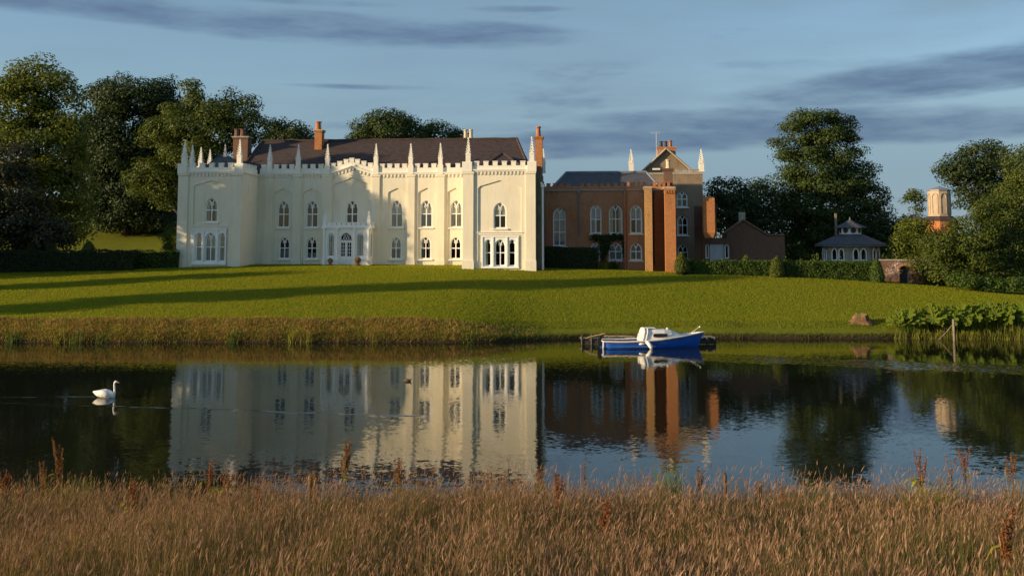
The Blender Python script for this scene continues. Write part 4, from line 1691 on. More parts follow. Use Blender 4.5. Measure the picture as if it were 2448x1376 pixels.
g0, g1 = CF.px(1735, 590, 1.5)[0], CF.px(1876, 590, .5)[0]
zw = CF.px(1850, 563, .5)[1]
xa, za = CF.px(1777, 527, .5)
gl_, gzl_ = CF.px(1738, 556, .5)
gr_ = CF.px(1836, 563, .5)[0]
m = MB()
m.sheet([(g0, -1.5), (g0, gzl_ - .4), (gl_, gzl_), (xa, za), (gr_, zw), (g1, zw), (g1, -1.5)], [], .5, 4)
m.build('gable_wall', 'brick_dark', court)
m = MB()
m.tube([(gl_, .45, gzl_ + .05), (xa, .45, za + .05)], .11, 5)
m.tube([(xa, .45, za + .05), (gr_, .45, zw + .05)], .11, 5)
m.tube([(gr_, .45, zw + .05), (g1, .45, zw + .05)], .09, 5)
m.build('coping', 'brick_dark', court)
m = MB()
m.box(xa - .35, xa + .2, .6, 1.2, za - .3, za + .75)
m.build('chimney', 'stone_weathered', court)

# a broken chimney breast corbelled out of the court wall
m = MB()
a, b, c, d = CF.rect(1681.5, 1709, 470, 560, -5.2)
m.frustum([[(a + .15, -5.0, c - .3), (b - .15, -5.0, c - .3), (b - .15, -4.3, c - .3), (a + .15, -4.3, c - .3)], [(a, -5.2, c + .15), (b, -5.2, c + .15), (b, -4.2, c + .15), (a, -4.2, c + .15)],
           [(a, -5.2, d - .25), (b, -5.2, d - .12), (b, -4.2, d - .2), (a, -4.2, d - .1)], [(a + .1, -5.0, d), (b - .15, -5.0, d - .05), (b - .1, -4.4, d), (a + .1, -4.4, d + .05)]])
cb = m.build('chimney_breast', 'brick_orange', court)
cb['label'] = 'broken orange brick chimney breast catching the sun'
m = MB()
m.box(b - .45, b + .25, -4.19, .1, c - .1, d - .5)  # dark brick paints in the shaded side behind the sunlit stub
m.box(a - .3, b + .5, .11, .5, -1.5, d - .6)
m.build('court_wall', 'brick_dark', court)

# ------------------------------------------------------------------ garden pavilion with lantern roof
c_ = at(2034, 600, 102)
pav = empty('pavilion', (c_.x, c_.y, gz(c_.x, c_.y)))
tag(pav, 'octagonal garden pavilion with two tiered grey slate roof behind the hedge', 'pavilion')
zb = pav.location.z


def pz_(y):
    return at(2034, y, 102).z - zb


sc_ = 102 / F * 1.0
n8 = 8
r0 = PI / 8
rb_, rr = 63 * sc_ / math.cos(PI / 8) * .97, 82 * sc_


def octo(r, z, n=8, rot=r0):
    return [(r * math.cos(rot + 2 * PI * k / n), r * math.sin(rot + 2 * PI * k / n), z) for k in range(n)]


for k in range(8):                                           # eight walls, each with its pointed lights
    a0_, a1_ = r0 + 2 * PI * k / 8, r0 + 2 * PI * (k + 1) / 8
    p, q = Vector((rb_ * math.cos(a0_), rb_ * math.sin(a0_), 0)), Vector((rb_ * math.cos(a1_), rb_ * math.sin(a1_), 0))
    L = (q - p).length
    d = (p - q).normalized()
    inn = Vector((-(p.x + q.x), -(p.y + q.y), 0)).normalized()
    mid = (p + q) / 2
    zt_ = pz_(588)
    w0 = .62
    zs0 = pz_(622)
    hh = pz_(593) - zs0
    lights = [(-.36, w0), (.36, w0)]
    m = MB()
    m.sheet([(-L / 2, -1), (-L / 2, zt_), (L / 2, zt_), (L / 2, -1)], [lancet(w, hh, .45, x, zs0) for x, w in lights], 0, .15,
            xf=lambda x, yy, z, mid=mid, d=d, inn=inn: tuple(mid + d * x + inn * yy + Vector((0, 0, z))))
    w_ = m.build('wall', 'stone_weathered', pav)
    ang = math.atan2(d.y, d.x)
    for x, w in lights:
        fm, panes = window_meshes(w, hh, .45, 'plain')
        pt = mid + d * x + inn * -.02
        o = inst('window', fm, pav, (pt.x, pt.y, zs0), (0, 0, ang))
        for pn in panes:
            inst('pane', pn, o, (0, 0, 0))
m = MB()
m.frustum([octo(rr, pz_(586)), octo(rr, pz_(584)), octo(1.22, pz_(560))], cap=True)
m.build('roof', 'slate_grey', pav)
m = MB()
m.frustum([octo(rr + .03, pz_(588)), octo(rr + .03, pz_(586.2))])
m.build('gutter', 'lead', pav)
m = MB()
m.frustum([octo(1.02, pz_(561)), octo(1.02, pz_(544))])
lan = m.build('lantern', 'iron_white', pav)
for k in range(8):
    a_ = r0 + 2 * PI * (k + .5) / 8
    m = MB()
    m.lathe([(.27, -.015), (.27, .015)], 10)
    o = m.build('round_light', 'pot_dark', lan, (.955 * math.cos(a_), .955 * math.sin(a_), pz_(551)))
    o.rotation_euler = (PI / 2, 0, a_ + PI / 2)
m = MB()
m.frustum([octo(1.55, pz_(545)), octo(1.55, pz_(543.5)), octo(.7, pz_(534)), octo(.05, pz_(525))])
m.build('lantern_roof', 'slate_grey', pav)
m = MB()
m.lathe([(.05, pz_(526)), (.10, pz_(524)), (.04, pz_(522)), (.01, pz_(518))], 6)
m.build('finial', 'lead', pav)
m = MB()
p_ = at(1999, 560, 104)
z_ = gz(p_.x, 104)
m.frustum([[(x, y, 0) for x, y in ((-.11, -.11), (.11, -.11), (.11, .11), (-.11, .11))], [(x, y, at(1999, 510, 104).z - z_) for x, y in ((-.09, -.09), (.09, -.09), (.09, .09), (-.09, .09))]])
po = m.build('timber_post', 'jetty_wood', None, (p_.x, 104, z_))
tag(po, 'tall plain timber post standing left of the pavilion roof', 'post')

# ------------------------------------------------------------------ dovecote tower among the trees
c_ = at(2250, 600, 100)
dov = empty('dovecote', (c_.x, 100, gz(c_.x, 100)))
tag(dov, 'pale octagonal stone lantern tower on orange brick base among the trees', 'tower')
zb = dov.location.z


def dz_(y):
    return at(2250, y, 100).z - zb


sc_ = 100 / F
m = MB()
m.frustum([octo(36.5 * sc_ / math.cos(r0), -1), octo(36.5 * sc_ / math.cos(r0), dz_(529))])
m.build('base', 'brick_orange', dov)
m = MB()
m.frustum([octo(38 * sc_ / math.cos(r0), dz_(529)), octo(38 * sc_ / math.cos(r0), dz_(527.5)), octo(27 * sc_ / math.cos(r0), dz_(517))])
m.build('skirt_roof', 'slate_brown', dov)
m = MB()
rl = 23.5 * sc_ / math.cos(r0)
m.frustum([octo(rl, dz_(517)), octo(rl, dz_(457))])
lan = m.build('lantern', 'stone_pale', dov)
m = MB()
m.frustum([octo(rl * 1.07, dz_(457)), octo(rl * 1.07, dz_(454)), octo(rl * .2, dz_(447)), octo(.02, dz_(444))])
m.build('lantern_roof', 'lead', dov)
for k in range(8):                                           # a blind pointed panel on every face
    a_ = r0 + 2 * PI * (k + .5) / 8
    ap = rl * math.cos(r0)
    m = MB()
    m.bar2(lancet(.52, dz_(462) - dz_(512), .36, 0, 0), .07, -.07, .0, closed=True)
    m.box(-.19, .19, -.025, -.005, .05, (dz_(462) - dz_(512)) * .75)
    o = m.build('panel', 'stone_pale', lan, (ap * math.cos(a_), ap * math.sin(a_), dz_(512)))
    o.rotation_euler = (0, 0, a_ + PI / 2)

# garden wall with the arched doorway, and the little roof behind it
GF = Frame(2155, 672, 92, HA)
gw = empty('garden_wall', GF.o, HA)
tag(gw, 'red brick garden wall with dark arched doorway at the hedge end', 'wall')
u0, u1 = GF.px(2100, 650)[0], GF.px(2230, 650)[0]
zt = GF.px(2155, 623)[1]
a, b, c, d = GF.rect(2150.5, 2180, 636, 674)
m = MB()
m.sheet([(u0, -1), (u0, zt), (u1, zt), (u1, -1)], [lancet(b - a, d + .9, .4 * (b - a), (a + b) / 2, -.9)], 0, .45)
m.build('wall_face', 'brick_dark', gw)
m = MB()
m.box(u0 - .05, u1 + .05, -.06, .51, zt + .002, zt + .12)
m.build('coping', 'stone_weathered', gw)
m = MB()
m.bar2([(p[0], p[1]) for p in arch_top(b - a + .3, d - .4 * (b - a), .4 * (b - a) + .15, 7, (a + b) / 2)], .22, -.03, .2)
m.build('arch_ring', 'brick_red', gw)
m = MB()
for i in range(6):
    x0 = a + (b - a) * i / 6
    m.box(x0 + .006, x0 + (b - a) / 6 - .006, .32, .37, -.9, d - .02)
m.build('door', 'iron_dark', gw)
p = at(2167, 600, 97)
sh = empty('garden_shelter', (p.x, 97, gz(p.x, 97)))
tag(sh, 'small dark slate roofed shelter half hidden by shrubs near the tower', 'shelter')
zb = sh.location.z
ze_, zt_ = at(2167, 606, 97).z - zb, at(2167, 593, 97).z - zb
m = MB()
m.frustum([[(-1.1, -1.1, ze_), (1.1, -1.1, ze_), (1.1, 1.1, ze_), (-1.1, 1.1, ze_)], [(-1.1, -1.1, ze_ + .06), (1.1, -1.1, ze_ + .06), (1.1, 1.1, ze_ + .06), (-1.1, 1.1, ze_ + .06)], [(-.1, -.1, zt_), (.1, -.1, zt_), (.1, .1, zt_), (-.1, .1, zt_)]])
m.build('roof', 'slate_grey', sh)
for x in (-.85, .85):
    for y in (-.85, .85):
        m = MB()
        m.box(x - .08, x + .08, y - .08, y + .08, -.5, ze_)
        m.build('post', 'jetty_wood', sh)


# ------------------------------------------------------------------ trees
def crown_points(ells, Y, rng, clump, per_area, inner=.35, flat=.72):
    """clusters of leaves spread through overlapping ellipsoids; returns leaf points, normals and cluster centres"""
    P, N, C = [], [], []
    for e in ells:
        px_, py_, rx, ry = e[:4]
        yo = e[4] if len(e) > 4 else 0.0
        c = at(px_, py_, Y + yo)
        s = (Y + yo) / F
        a, b, h = rx * s, max(rx * s * .85, ry * s * .6), ry * s
        area = 4 * PI * ((a * b) ** 1.6 + (a * h) ** 1.6 + (b * h) ** 1.6) ** (1 / 1.6) / 3 ** (1 / 1.6)
        ncl = max(5, int(area / (clump * clump * 1.55)))
        for _ in range(ncl):
            d = rng.normal(0, 1, 3)
            d /= np.linalg.norm(d)
            r = (inner + (1 - inner) * rng.random()) ** .45
            cc = np.array((c.x, c.y, c.z)) + d * np.array((a, b, h)) * r
            cr = clump * (.55 + .75 * rng.random())
            n = int(1.35 * per_area * cr * cr * (.7 + .6 * rng.random()))
            dd = rng.normal(0, 1, (n, 3))
            dd[:, 2] += .25
            dd /= np.linalg.norm(dd, axis=1, keepdims=True)
            rad = cr * (.35 + .65 * rng.random(n) ** .5)
            sx = np.array((1 + .3 * rng.random(), 1 + .3 * rng.random(), flat))
            P.append(cc + dd * rad[:, None] * sx)
            N.append(dd + np.array((0, 0, .5)) + .4 * d)
            C.append((cc, cr))
    return np.concatenate(P), np.concatenate(N), C


def tree(name, label, Y, ells, base_x, mat, seed, leaf=.30, clump=1.25, per=62, trunk_r=.45, cat='tree', group=None, bark='bark', limbs=14, base_y=None, top_frac=.75):
    rng = np.random.default_rng(seed)
    bx = at(base_x, 600, Y).x
    bz = gz(bx, Y)
    root = empty(name, (bx, Y, bz))
    tag(root, label, cat, group)
    P, N, C = crown_points(ells, Y, rng, clump, per * 1.35)
    keep = P[:, 2] > np.maximum(bz + .15, 0)
    P, N = P[keep], N[keep]
    v, f = leaf_arrays(P - np.array((bx, Y, bz)), N, leaf * .86, rng)
    np_mesh('crown', v, f, mat, root)
    m = MB()
    zs = [p[0][2] for p in C]
    ztop = bz + (max(zs) - bz) * top_frac
    cxm = float(np.mean([p[0][0] for p in C]))
    cym = float(np.mean([p[0][1] for p in C]))
    path, rad = [], []
    for i in range(8):
        t = i / 7
        path.append(((cxm - bx) * t ** 1.5 + .25 * math.sin(t * 5 + seed), (cym - Y) * t + .2 * math.sin(t * 4 + seed * 2), (ztop - bz) * t - .3 * (1 - t)))
        rad.append(trunk_r * (1.35 if i == 0 else 1.0) * (1 - .8 * t))
    m.tube(path, rad, 8)
    m.build('trunk', bark, root, smooth=True)
    m = MB()
    idx = rng.permutation(len(C))[:limbs]
    for k in idx:
        cc = C[k][0] - np.array((bx, Y, bz))
        t0 = min(.85, max(.2, (cc[2] / max(.1, ztop - bz)) * .6))
        j = min(6, int(t0 * 7))
        p0 = Vector(path[j]).lerp(Vector(path[j + 1]), t0 * 7 - j)
        p1 = Vector(cc)
        mid = p0.lerp(p1, .5) + Vector((0, 0, .12 * (p1 - p0).length))
        r0_ = trunk_r * (1 - .8 * t0) * .5
        m.tube([p0, p0.lerp(mid, .6), mid, mid.lerp(p1, .6), p1], [r0_, r0_ * .8, r0_ * .6, r0_ * .4, r0_ * .15], 5)
    m.build('limbs', bark, root, smooth=True)
    return root


TG = 'trees round the house'
tree('broadleaf_tree', 'tall leafy tree lit yellow green at its top by the left edge', 97, [(85, 215, 80, 75), (30, 270, 90, 90), (140, 275, 60, 75), (90, 350, 110, 90), (150, 400, 70, 70), (60, 450, 110, 80), (170, 470, 45, 50), (100, 540, 100, 50)], 90, 'leaf_yellow', 1, .32, 1.3, 58, group=TG)
tree('conifer', 'shaggy grey green conifer with drooping boughs behind the dark left hedge', 92, [(25, 390, 60, 45), (30, 470, 85, 55), (60, 540, 95, 45), (110, 570, 70, 28), (20, 570, 70, 40)], 40, 'leaf_conifer', 2, .30, .9, 60, group=TG)
tree('broadleaf_tree', 'very dark rounded tree between the lit left tree and the oak', 122, [(320, 232, 95, 52), (265, 240, 50, 45), (300, 310, 100, 80), (390, 250, 48, 55), (310, 370, 110, 60), (380, 340, 60, 60), (250, 330, 60, 70), (310, 430, 105, 90), (230, 430, 55, 110), (390, 420, 50, 90), (300, 490, 120, 50), (320, 520, 110, 30)], 300, 'leaf_dark', 3, .36, 1.5, 48, group=TG)
tree('oak_tree', 'oak with pale crooked limbs and olive clumps left of the mansion roof', 110, [(470, 222, 34, 28), (560, 262, 58, 44), (505, 270, 55, 40), (430, 300, 75, 42), (385, 325, 42, 30), (520, 325, 95, 40), (600, 310, 40, 40), (470, 370, 80, 30), (370, 420, 55, 34), (400, 455, 35, 26), (335, 440, 28, 22), (385, 480, 22, 18)], 450, 'leaf_oak', 4, .30, 1.05, 62, bark='bark_pale', limbs=26, group=TG)
tree('broadleaf_tree', 'low dark tree top showing above the left end of the mansion roof', 120, [(690, 328, 58, 32), (650, 310, 30, 26), (720, 345, 40, 24)], 690, 'leaf_dark', 5, .32, 1.1, 58, group=TG)
tree('broadleaf_tree', 'round green tree rising behind the middle of the mansion roof', 126, [(925, 315, 78, 42), (930, 290, 52, 30), (872, 328, 38, 22), (985, 325, 30, 30), (920, 380, 90, 50)], 925, 'leaf_lime', 6, .32, 1.1, 60, group=TG)
tree('broadleaf_tree', 'smaller dark tree behind the roof beside the pair of buff chimney pots', 130, [(1050, 326, 52, 30), (1085, 335, 30, 24), (1020, 340, 30, 24), (1050, 380, 70, 40)], 1050, 'leaf_lime', 7, .32, 1.1, 58, group=TG)
tree('lime_tree', 'great dense tree standing alone behind the pavilion roof', 120, [(1950, 281, 62, 14), (1893, 305, 36, 14), (2012, 300, 34, 22), (1868, 341, 24, 8), (1975, 325, 60, 16), (1905, 338, 34, 12), (2038, 330, 22, 16), (1930, 368, 60, 20), (2010, 372, 58, 24), (1880, 372, 30, 12), (1950, 410, 82, 26), (2050, 415, 44, 30), (1885, 425, 36, 22), (1985, 450, 100, 30), (2085, 465, 36, 26), (1870, 470, 34, 34), (1970, 500, 115, 36), (2095, 510, 32, 24), (1885, 530, 42, 40), (1990, 550, 105, 46), (1920, 590, 62, 34), (2070, 560, 46, 34)], 1965, 'leaf_lime', 8, .30, .92, 68, trunk_r=.7, group=TG)
tree('broadleaf_tree', 'dark tree just right of the tall brown block', 114, [(1735, 462, 50, 36), (1750, 520, 70, 50), (1700, 490, 24, 30), (1770, 490, 40, 36)], 1740, 'leaf_dark', 9, .32, 1.1, 58, group=TG)
tree('broadleaf_tree', 'dark tree behind the brick gable touching the great tree', 118, [(1815, 468, 42, 40), (1830, 530, 50, 60), (1790, 540, 50, 50)], 1815, 'leaf_dark', 10, .32, 1.1, 58, group=TG)
tree('broadleaf_tree', 'tall dark tree against the sky at the right edge', 112, [(2350, 372, 52, 42), (2310, 410, 62, 36), (2270, 410, 32, 18), (2390, 420, 62, 56), (2345, 460, 70, 44), (2400, 500, 80, 60)], 2350, 'leaf_dark', 11, .30, 1.0, 64, group=TG)
tree('broadleaf_tree', 'olive tree cut off by the right edge of the picture', 104, [(2448, 385, 40, 44), (2470, 450, 70, 70), (2430, 500, 60, 50), (2480, 560, 80, 70)], 2460, 'leaf_oak', 12, .28, 1.0, 62, group=TG)
tree('sapling', 'small open tree with thin stem against the sky left of the stone tower', 108, [(2182, 466, 20, 13), (2203, 478, 14, 10), (2172, 476, 12, 8), (2195, 500, 14, 8)], 2196, 'leaf_oak', 13, .26, .5, 80, trunk_r=.14, limbs=8, group=TG)
tree('broadleaf_tree', 'low dark tree mass between the pavilion and the stone tower', 116, [(2120, 540, 42, 26), (2150, 560, 50, 40), (2090, 580, 50, 40), (2190, 545, 30, 26)], 2130, 'leaf_dark', 14, .30, 1.0, 58, group=TG)
tree('shrub', 'bright yellow green shrub left of the orange brick tower base', 96, [(2185, 545, 42, 26), (2160, 580, 34, 30), (2215, 590, 44, 40), (2140, 615, 24, 16), (2195, 625, 40, 30)], 2185, 'leaf_yellow', 15, .22, .65, 105, trunk_r=.12, cat='shrub', limbs=8)
tree('shrub', 'large olive shrub in front of the stone tower at the lawn edge', 89, [(2260, 590, 60, 36), (2330, 560, 60, 44), (2230, 630, 50, 36), (2310, 620, 70, 46), (2270, 665, 66, 24), (2350, 600, 50, 50)], 2290, 'leaf_oak', 16, .22, .7, 105, trunk_r=.15, cat='shrub', limbs=10)
tree('shrub', 'tall tangled shrub with bare branches filling the right edge above the lawn', 90, [(2400, 540, 50, 44), (2350, 500, 36, 28), (2440, 500, 40, 50), (2420, 600, 60, 50), (2390, 650, 60, 34), (2450, 660, 50, 36)], 2400, 'leaf_oak', 17, .22, .75, 100, trunk_r=.18, cat='shrub', limbs=14, bark='bark_pale')
tree('shrub', 'low dark shrubs along the lawn edge under the tangled shrub', 86.5, [(2300, 672, 40, 20), (2360, 680, 40, 20), (2420, 686, 46, 22)], 2360, 'leaf_hedge', 18, .18, .5, 130, trunk_r=.08, cat='shrub', limbs=4)
tree('shrub', 'small green shrub against the left corner of the mansion', 96, [(405, 575, 16, 26), (400, 560, 14, 18), (412, 590, 14, 16)], 405, 'leaf_hedge', 19, .16, .45, 150, trunk_r=.06, cat='shrub', limbs=4)
tree('broadleaf_tree', 'black shaded undergrowth tree below the oak behind the left field', 138, [(330, 500, 90, 40), (260, 490, 60, 50), (420, 480, 60, 60), (190, 500, 50, 50)], 330, 'leaf_dark', 20, .4, 1.5, 48, group=TG)
# trees on the wooded shore left of the picture: only their shadows reach the lawn and the house front


def shade_tree(x, y, top, bottom, r, mat, seed, label):
    rng = np.random.default_rng(seed)
    z0 = gz(x, y)
    root = empty('shore_tree', (x, y, z0))
    tag(root, label, 'tree', 'trees left of the picture')
    P, N = [], []
    n = int((top - bottom) * (3 + 2.4 * r))
    for i in range(n):
        t = (i + rng.random()) / n
        z = bottom + (top - bottom) * t
        rr_ = r * (1 - .75 * max(0, (t - .45) / .55) ** 1.6) * (.75 + .25 * min(1, t * 4))
        a = rng.random() * 2 * PI
        k = rr_ * rng.random() ** .5
        cc = np.array((k * math.cos(a), k * math.sin(a), z - z0))
        cr = .8 + .7 * rng.random()
        m = 150
        dd = rng.normal(0, 1, (m, 3))
        dd /= np.linalg.norm(dd, axis=1, keepdims=True)
        P.append(cc + dd * (cr * rng.random(m) ** .4)[:, None])
        N.append(dd)
    v, f = leaf_arrays(np.concatenate(P), np.concatenate(N), .38, rng)
    np_mesh('crown', v, f, mat, root)
    m = MB()
    m.tube([(0, 0, -.5), (.1, 0, (top - z0) * .5), (0, .1, (top - z0) * .9)], [.4, .25, .05], 7)
    m.build('trunk', 'bark', root)


shade_tree(-50, 83.7, 20.8, 4.4, 3.1, 'leaf_oak', 31, 'tree beyond the left edge whose shadow falls on the mansion front')
shade_tree(-49, 80.7, 17.0, 8.0, .9, 'leaf_oak', 35, 'slim tree beyond the left edge dappling the mansion wing')
shade_tree(-53, 63.3, 17.2, 2.6, 1.8, 'leaf_oak', 32, 'tree beyond the left edge casting the long lawn shadow')
shade_tree(-53, 73.6, 10.2, 3.0, 1.1, 'leaf_oak', 33, 'small tree beyond the left edge casting the upper lawn shadow')
shade_tree(-66, 85.5, 14.0, 4.0, 5.5, 'leaf_dark', 34, 'broad tree beyond the left edge shading the hedge')

# far wood closing the view
rng = np.random.default_rng(77)
P, N = [], []
for x in np.arange(-210, 215, 3.4):
    Y = 190 + 18 * rng.random()
    g = gz(x, Y)
    hgt = 5.0 + 2.5 * rng.random()
    for _ in range(9):
        cc = np.array((x + rng.normal(0, 1.6), Y + rng.normal(0, 2), g + hgt * rng.random() ** .7))
        dd = rng.normal(0, 1, (55, 3))
        dd /= np.linalg.norm(dd, axis=1, keepdims=True)
        P.append(cc + dd * (1.9 * rng.random((55, 1)) ** .4))
        N.append(dd)
v, f = leaf_arrays(np.concatenate(P), np.concatenate(N), .7, rng)
tag(np_mesh('far_wood', v, f, 'leaf_dark'), 'dark distant wood behind the buildings and trees', 'wood', kind='stuff')


# ------------------------------------------------------------------ hedges and clipped shrubs
def hedge(label, A, B, hA, hB, thick, mat, seed, leaf=.12, dens=330, cat='hedge', name='hedge', rough=.08):
    rng = np.random.default_rng(seed)
    A, B = Vector(A), Vector(B)
    root = empty(name, A, 0)
    tag(root, label, cat)
    d = Vector((B.x - A.x, B.y - A.y, 0))
    L = d.length
    d.normalize()
    nrm = Vector((-d.y, d.x, 0))
    if nrm.y < 0:
        nrm = -nrm
    gzd = (B.z - A.z)
    n = 16
    m = MB()
    rings = []
    for i in range(n + 1):
        t = i / n
        b = d * (L * t) + Vector((0, 0, gzd * t))
        h = (hA + (hB - hA) * t) - .1
        rings.append([b + nrm * .1 + Vector((0, 0, -.6)), b + nrm * (thick - .1) + Vector((0, 0, -.6)), b + nrm * (thick - .12) + Vector((0, 0, h)), b + nrm * .12 + Vector((0, 0, h))])
    m.frustum(rings)
    m.build('branches', 'hedge_core', root)  # solid near-black core, painted shade behind the leaves
    hm = (hA + hB) / 2
    nf, nt, ns = int(L * hm * dens), int(L * thick * dens * .8), int(thick * hm * dens)
    t = rng.random(nf + nt + 2 * ns)
    k = rng.random(len(t))
    typ = np.concatenate([np.zeros(nf), np.ones(nt), np.full(ns, 2), np.full(ns, 3)])
    P, N = np.zeros((len(t), 3)), np.zeros((len(t), 3))
    dv, nv = np.array(d), np.array(nrm)
    for i in range(len(t)):
        tt, kk = t[i], k[i]
        bulge = rough * (math.sin(tt * L * 1.9 + kk * 2) * .5 + math.sin(tt * L * 4.3 + seed + kk * 5) * .5)
        if typ[i] == 0:
            h = hA + (hB - hA) * tt
            p = dv * L * tt + nv * (bulge + .06 * kk) + np.array((0, 0, gzd * tt + h * kk))
            N[i] = -nv
        elif typ[i] == 1:
            h = hA + (hB - hA) * tt
            p = dv * L * tt + nv * thick * kk + np.array((0, 0, gzd * tt + h + bulge))
            N[i] = (0, 0, 1)
        else:
            e = 0.0 if typ[i] == 2 else 1.0
            p = dv * L * e + nv * thick * tt + np.array((0, 0, gzd * e + (hA, hB)[int(e)] * kk))
            N[i] = -dv if e == 0 else dv
        P[i] = p + rng.normal(0, .05, 3)
    v, f = leaf_arrays(P, N, leaf, rng)
    np_mesh('foliage', v, f, mat, root)
    return root


def ztop(px_, py_, Y, z):
    return at(px_, py_, Y).z - z


def hedge_px(label, xa, ya, xb, yb, ta, tb, thick, mat, seed, Y=87.6, **k):
    A, B = at(xa, ya, Y), at(xb, yb, Y)
    A.z, B.z = gz(A.x, Y), gz(B.x, Y)
    return hedge(label, A, B, ztop(xa, ta, A.y, A.z), ztop(xb, tb, B.y, B.z), thick, mat, seed, **k)


hedge_px('sunlit clipped green hedge from the cone topiary to the hedge gap', 1640, 651, 1872, 659, 624, 626, 1.5, 'leaf_hedge', 41)
hedge_px('sunlit clipped green hedge in front of the pavilion', 1879, 661, 2108, 673, 626, 628, 1.5, 'leaf_hedge', 42)
hedge_px('long dark shaded hedge at the left edge of the lawn', -60, 654, 316, 645, 602, 600, 1.6, 'leaf_hedge_shaded', 43, leaf=.14, dens=220)
hedge_px('loose sun touched hedge with bare stems beside the mansion corner', 320, 641, 421, 638, 602, 599, 1.0, 'leaf_hedge', 44, Y=89.0, leaf=.13, dens=150, rough=.2)
hedge_px('tall dark clipped hedge at the foot of the brick wing', 1306, 643, 1428, 643, 592, 596, 2.0, 'leaf_hedge_shaded', 45, Y=89.6)


def topiary(label, x, yt, yb, hw, mat, seed, name='topiary', Y=None, power=1.6, leaf=.12):
    rng = np.random.default_rng(seed)
    if Y is None:
        g = ground_at(x, yb)
    else:
        p = at(x, yb, Y)
        g = Vector((p.x, Y, p.z))
    H = at(x, yt, g.y).z - g.z
    r = hw * g.y / F
    root = empty(name, (g.x, g.y, g.z))
    tag(root, label, 'topiary', 'clipped topiary along the hedges')

    def rad(t):
        return r * max(.02, (1 - t ** power)) ** .6 * (.86 + .14 * min(1, t * 5))
    m = MB()
    m.lathe([(rad(t) * .88, H * t - (.4 if t == 0 else .05)) for t in (0, .2, .4, .6, .8, .93)], 12)
    m.build('branches', 'hedge_core', root, smooth=True)  # dark solid filling stands in for the shade inside the clipped leaves
    n = int(2 * PI * r * H * 330)
    t, a = rng.random(n) ** 1.15, rng.random(n) * 2 * PI
    rr_ = np.array([rad(q) for q in t]) * (1 + rng.normal(0, .05, n))
    P = np.stack([rr_ * np.cos(a), rr_ * np.sin(a), t * H], 1)
    N = np.stack([np.cos(a), np.sin(a), .3 + t], 1)
    v, f = leaf_arrays(P, N, leaf, rng)
    np_mesh('foliage', v, f, mat, root)


topiary('sunlit dome of topiary at the brick buttress end of the hedge', 1630, 603, 649, 18.5, 'leaf_topiary', 51, Y=87.4)
topiary('pointed topiary cone where the right hedge breaks', 1858, 611, 660, 18, 'leaf_topiary', 52, Y=87.4)
topiary('rounded topiary at the pavilion end of the right hedge', 2097, 618, 674, 17, 'leaf_hedge', 53, Y=87.4)
topiary('low round clipped bush behind the right hedge by the brick gable', 1785, 609, 632, 14, 'leaf_topiary', 54, Y=91)
topiary('leftmost olive topiary behind the dark hedge', 78, 572, 625, 20, 'leaf_topiary', 55, Y=91)
topiary('middle olive topiary behind the dark hedge', 122, 575, 625, 17, 'leaf_topiary', 56, Y=91)
topiary('olive topiary standing apart behind the dark hedge', 211, 576, 625, 20, 'leaf_topiary', 57, Y=91)


# border plants, roses
def blade_arrays(base, height, lean, width, rng, seg=3, droop=.35):
    """curved grass blades as strips of quads; base (n,3), height (n,), lean (n,2)"""
    n = len(base)
    a = rng.random(n) * 2 * PI
    wx, wy = np.cos(a), np.sin(a)
    V = np.empty((n, seg + 1, 2, 3), dtype=np.float32)
    for i in range(seg + 1):
        t = i / seg
        c = base.copy()
        c[:, 0] += lean[:, 0] * t ** 1.8
        c[:, 1] += lean[:, 1] * t ** 1.8
        c[:, 2] += height * (t - droop * t ** 3 * np.minimum(1, np.hypot(lean[:, 0], lean[:, 1]) / (height + 1e-6)))
        w = np.full(n, width * (1 - .85 * t ** 1.5) * .5)
        V[:, i, 0] = c - np.stack([wx * w, wy * w, 0 * w], 1)
        V[:, i, 1] = c + np.stack([wx * w, wy * w, 0 * w], 1)
    idx = np.arange(n * (seg + 1) * 2).reshape(n, seg + 1, 2)
    Q = np.stack([idx[:, :-1, 0], idx[:, :-1, 1], idx[:, 1:, 1], idx[:, 1:, 0]], -1).reshape(-1, 4)
    return V.reshape(-1, 3), Q, V


def upright_clump(name, label, x, y, Y, n, h, spread, width, mat, seed, cat='plant', group=None, lean=.3, base=None):
    rng = np.random.default_rng(seed)
    g = base or (ground_at(x, y) if Y is None else Vector((at(x, y, Y).x, Y, gz(at(x, y, Y).x, Y))))
    b = np.zeros((n, 3))
    r, a = spread * rng.random(n) ** .5, rng.random(n) * 2 * PI
    b[:, 0], b[:, 1] = r * np.cos(a), r * np.sin(a)
    b[:, 2] = [gz(g.x + p[0], g.y + p[1]) - g.z - .04 for p in b]
    hh = h * (.6 + .5 * rng.random(n))
    v, f, _ = blade_arrays(b, hh, rng.normal(0, lean * h * .5, (n, 2)), width, rng)
    o = np_mesh(name, v, f, mat, None, loc=g)
    return tag(o, label, cat, group)


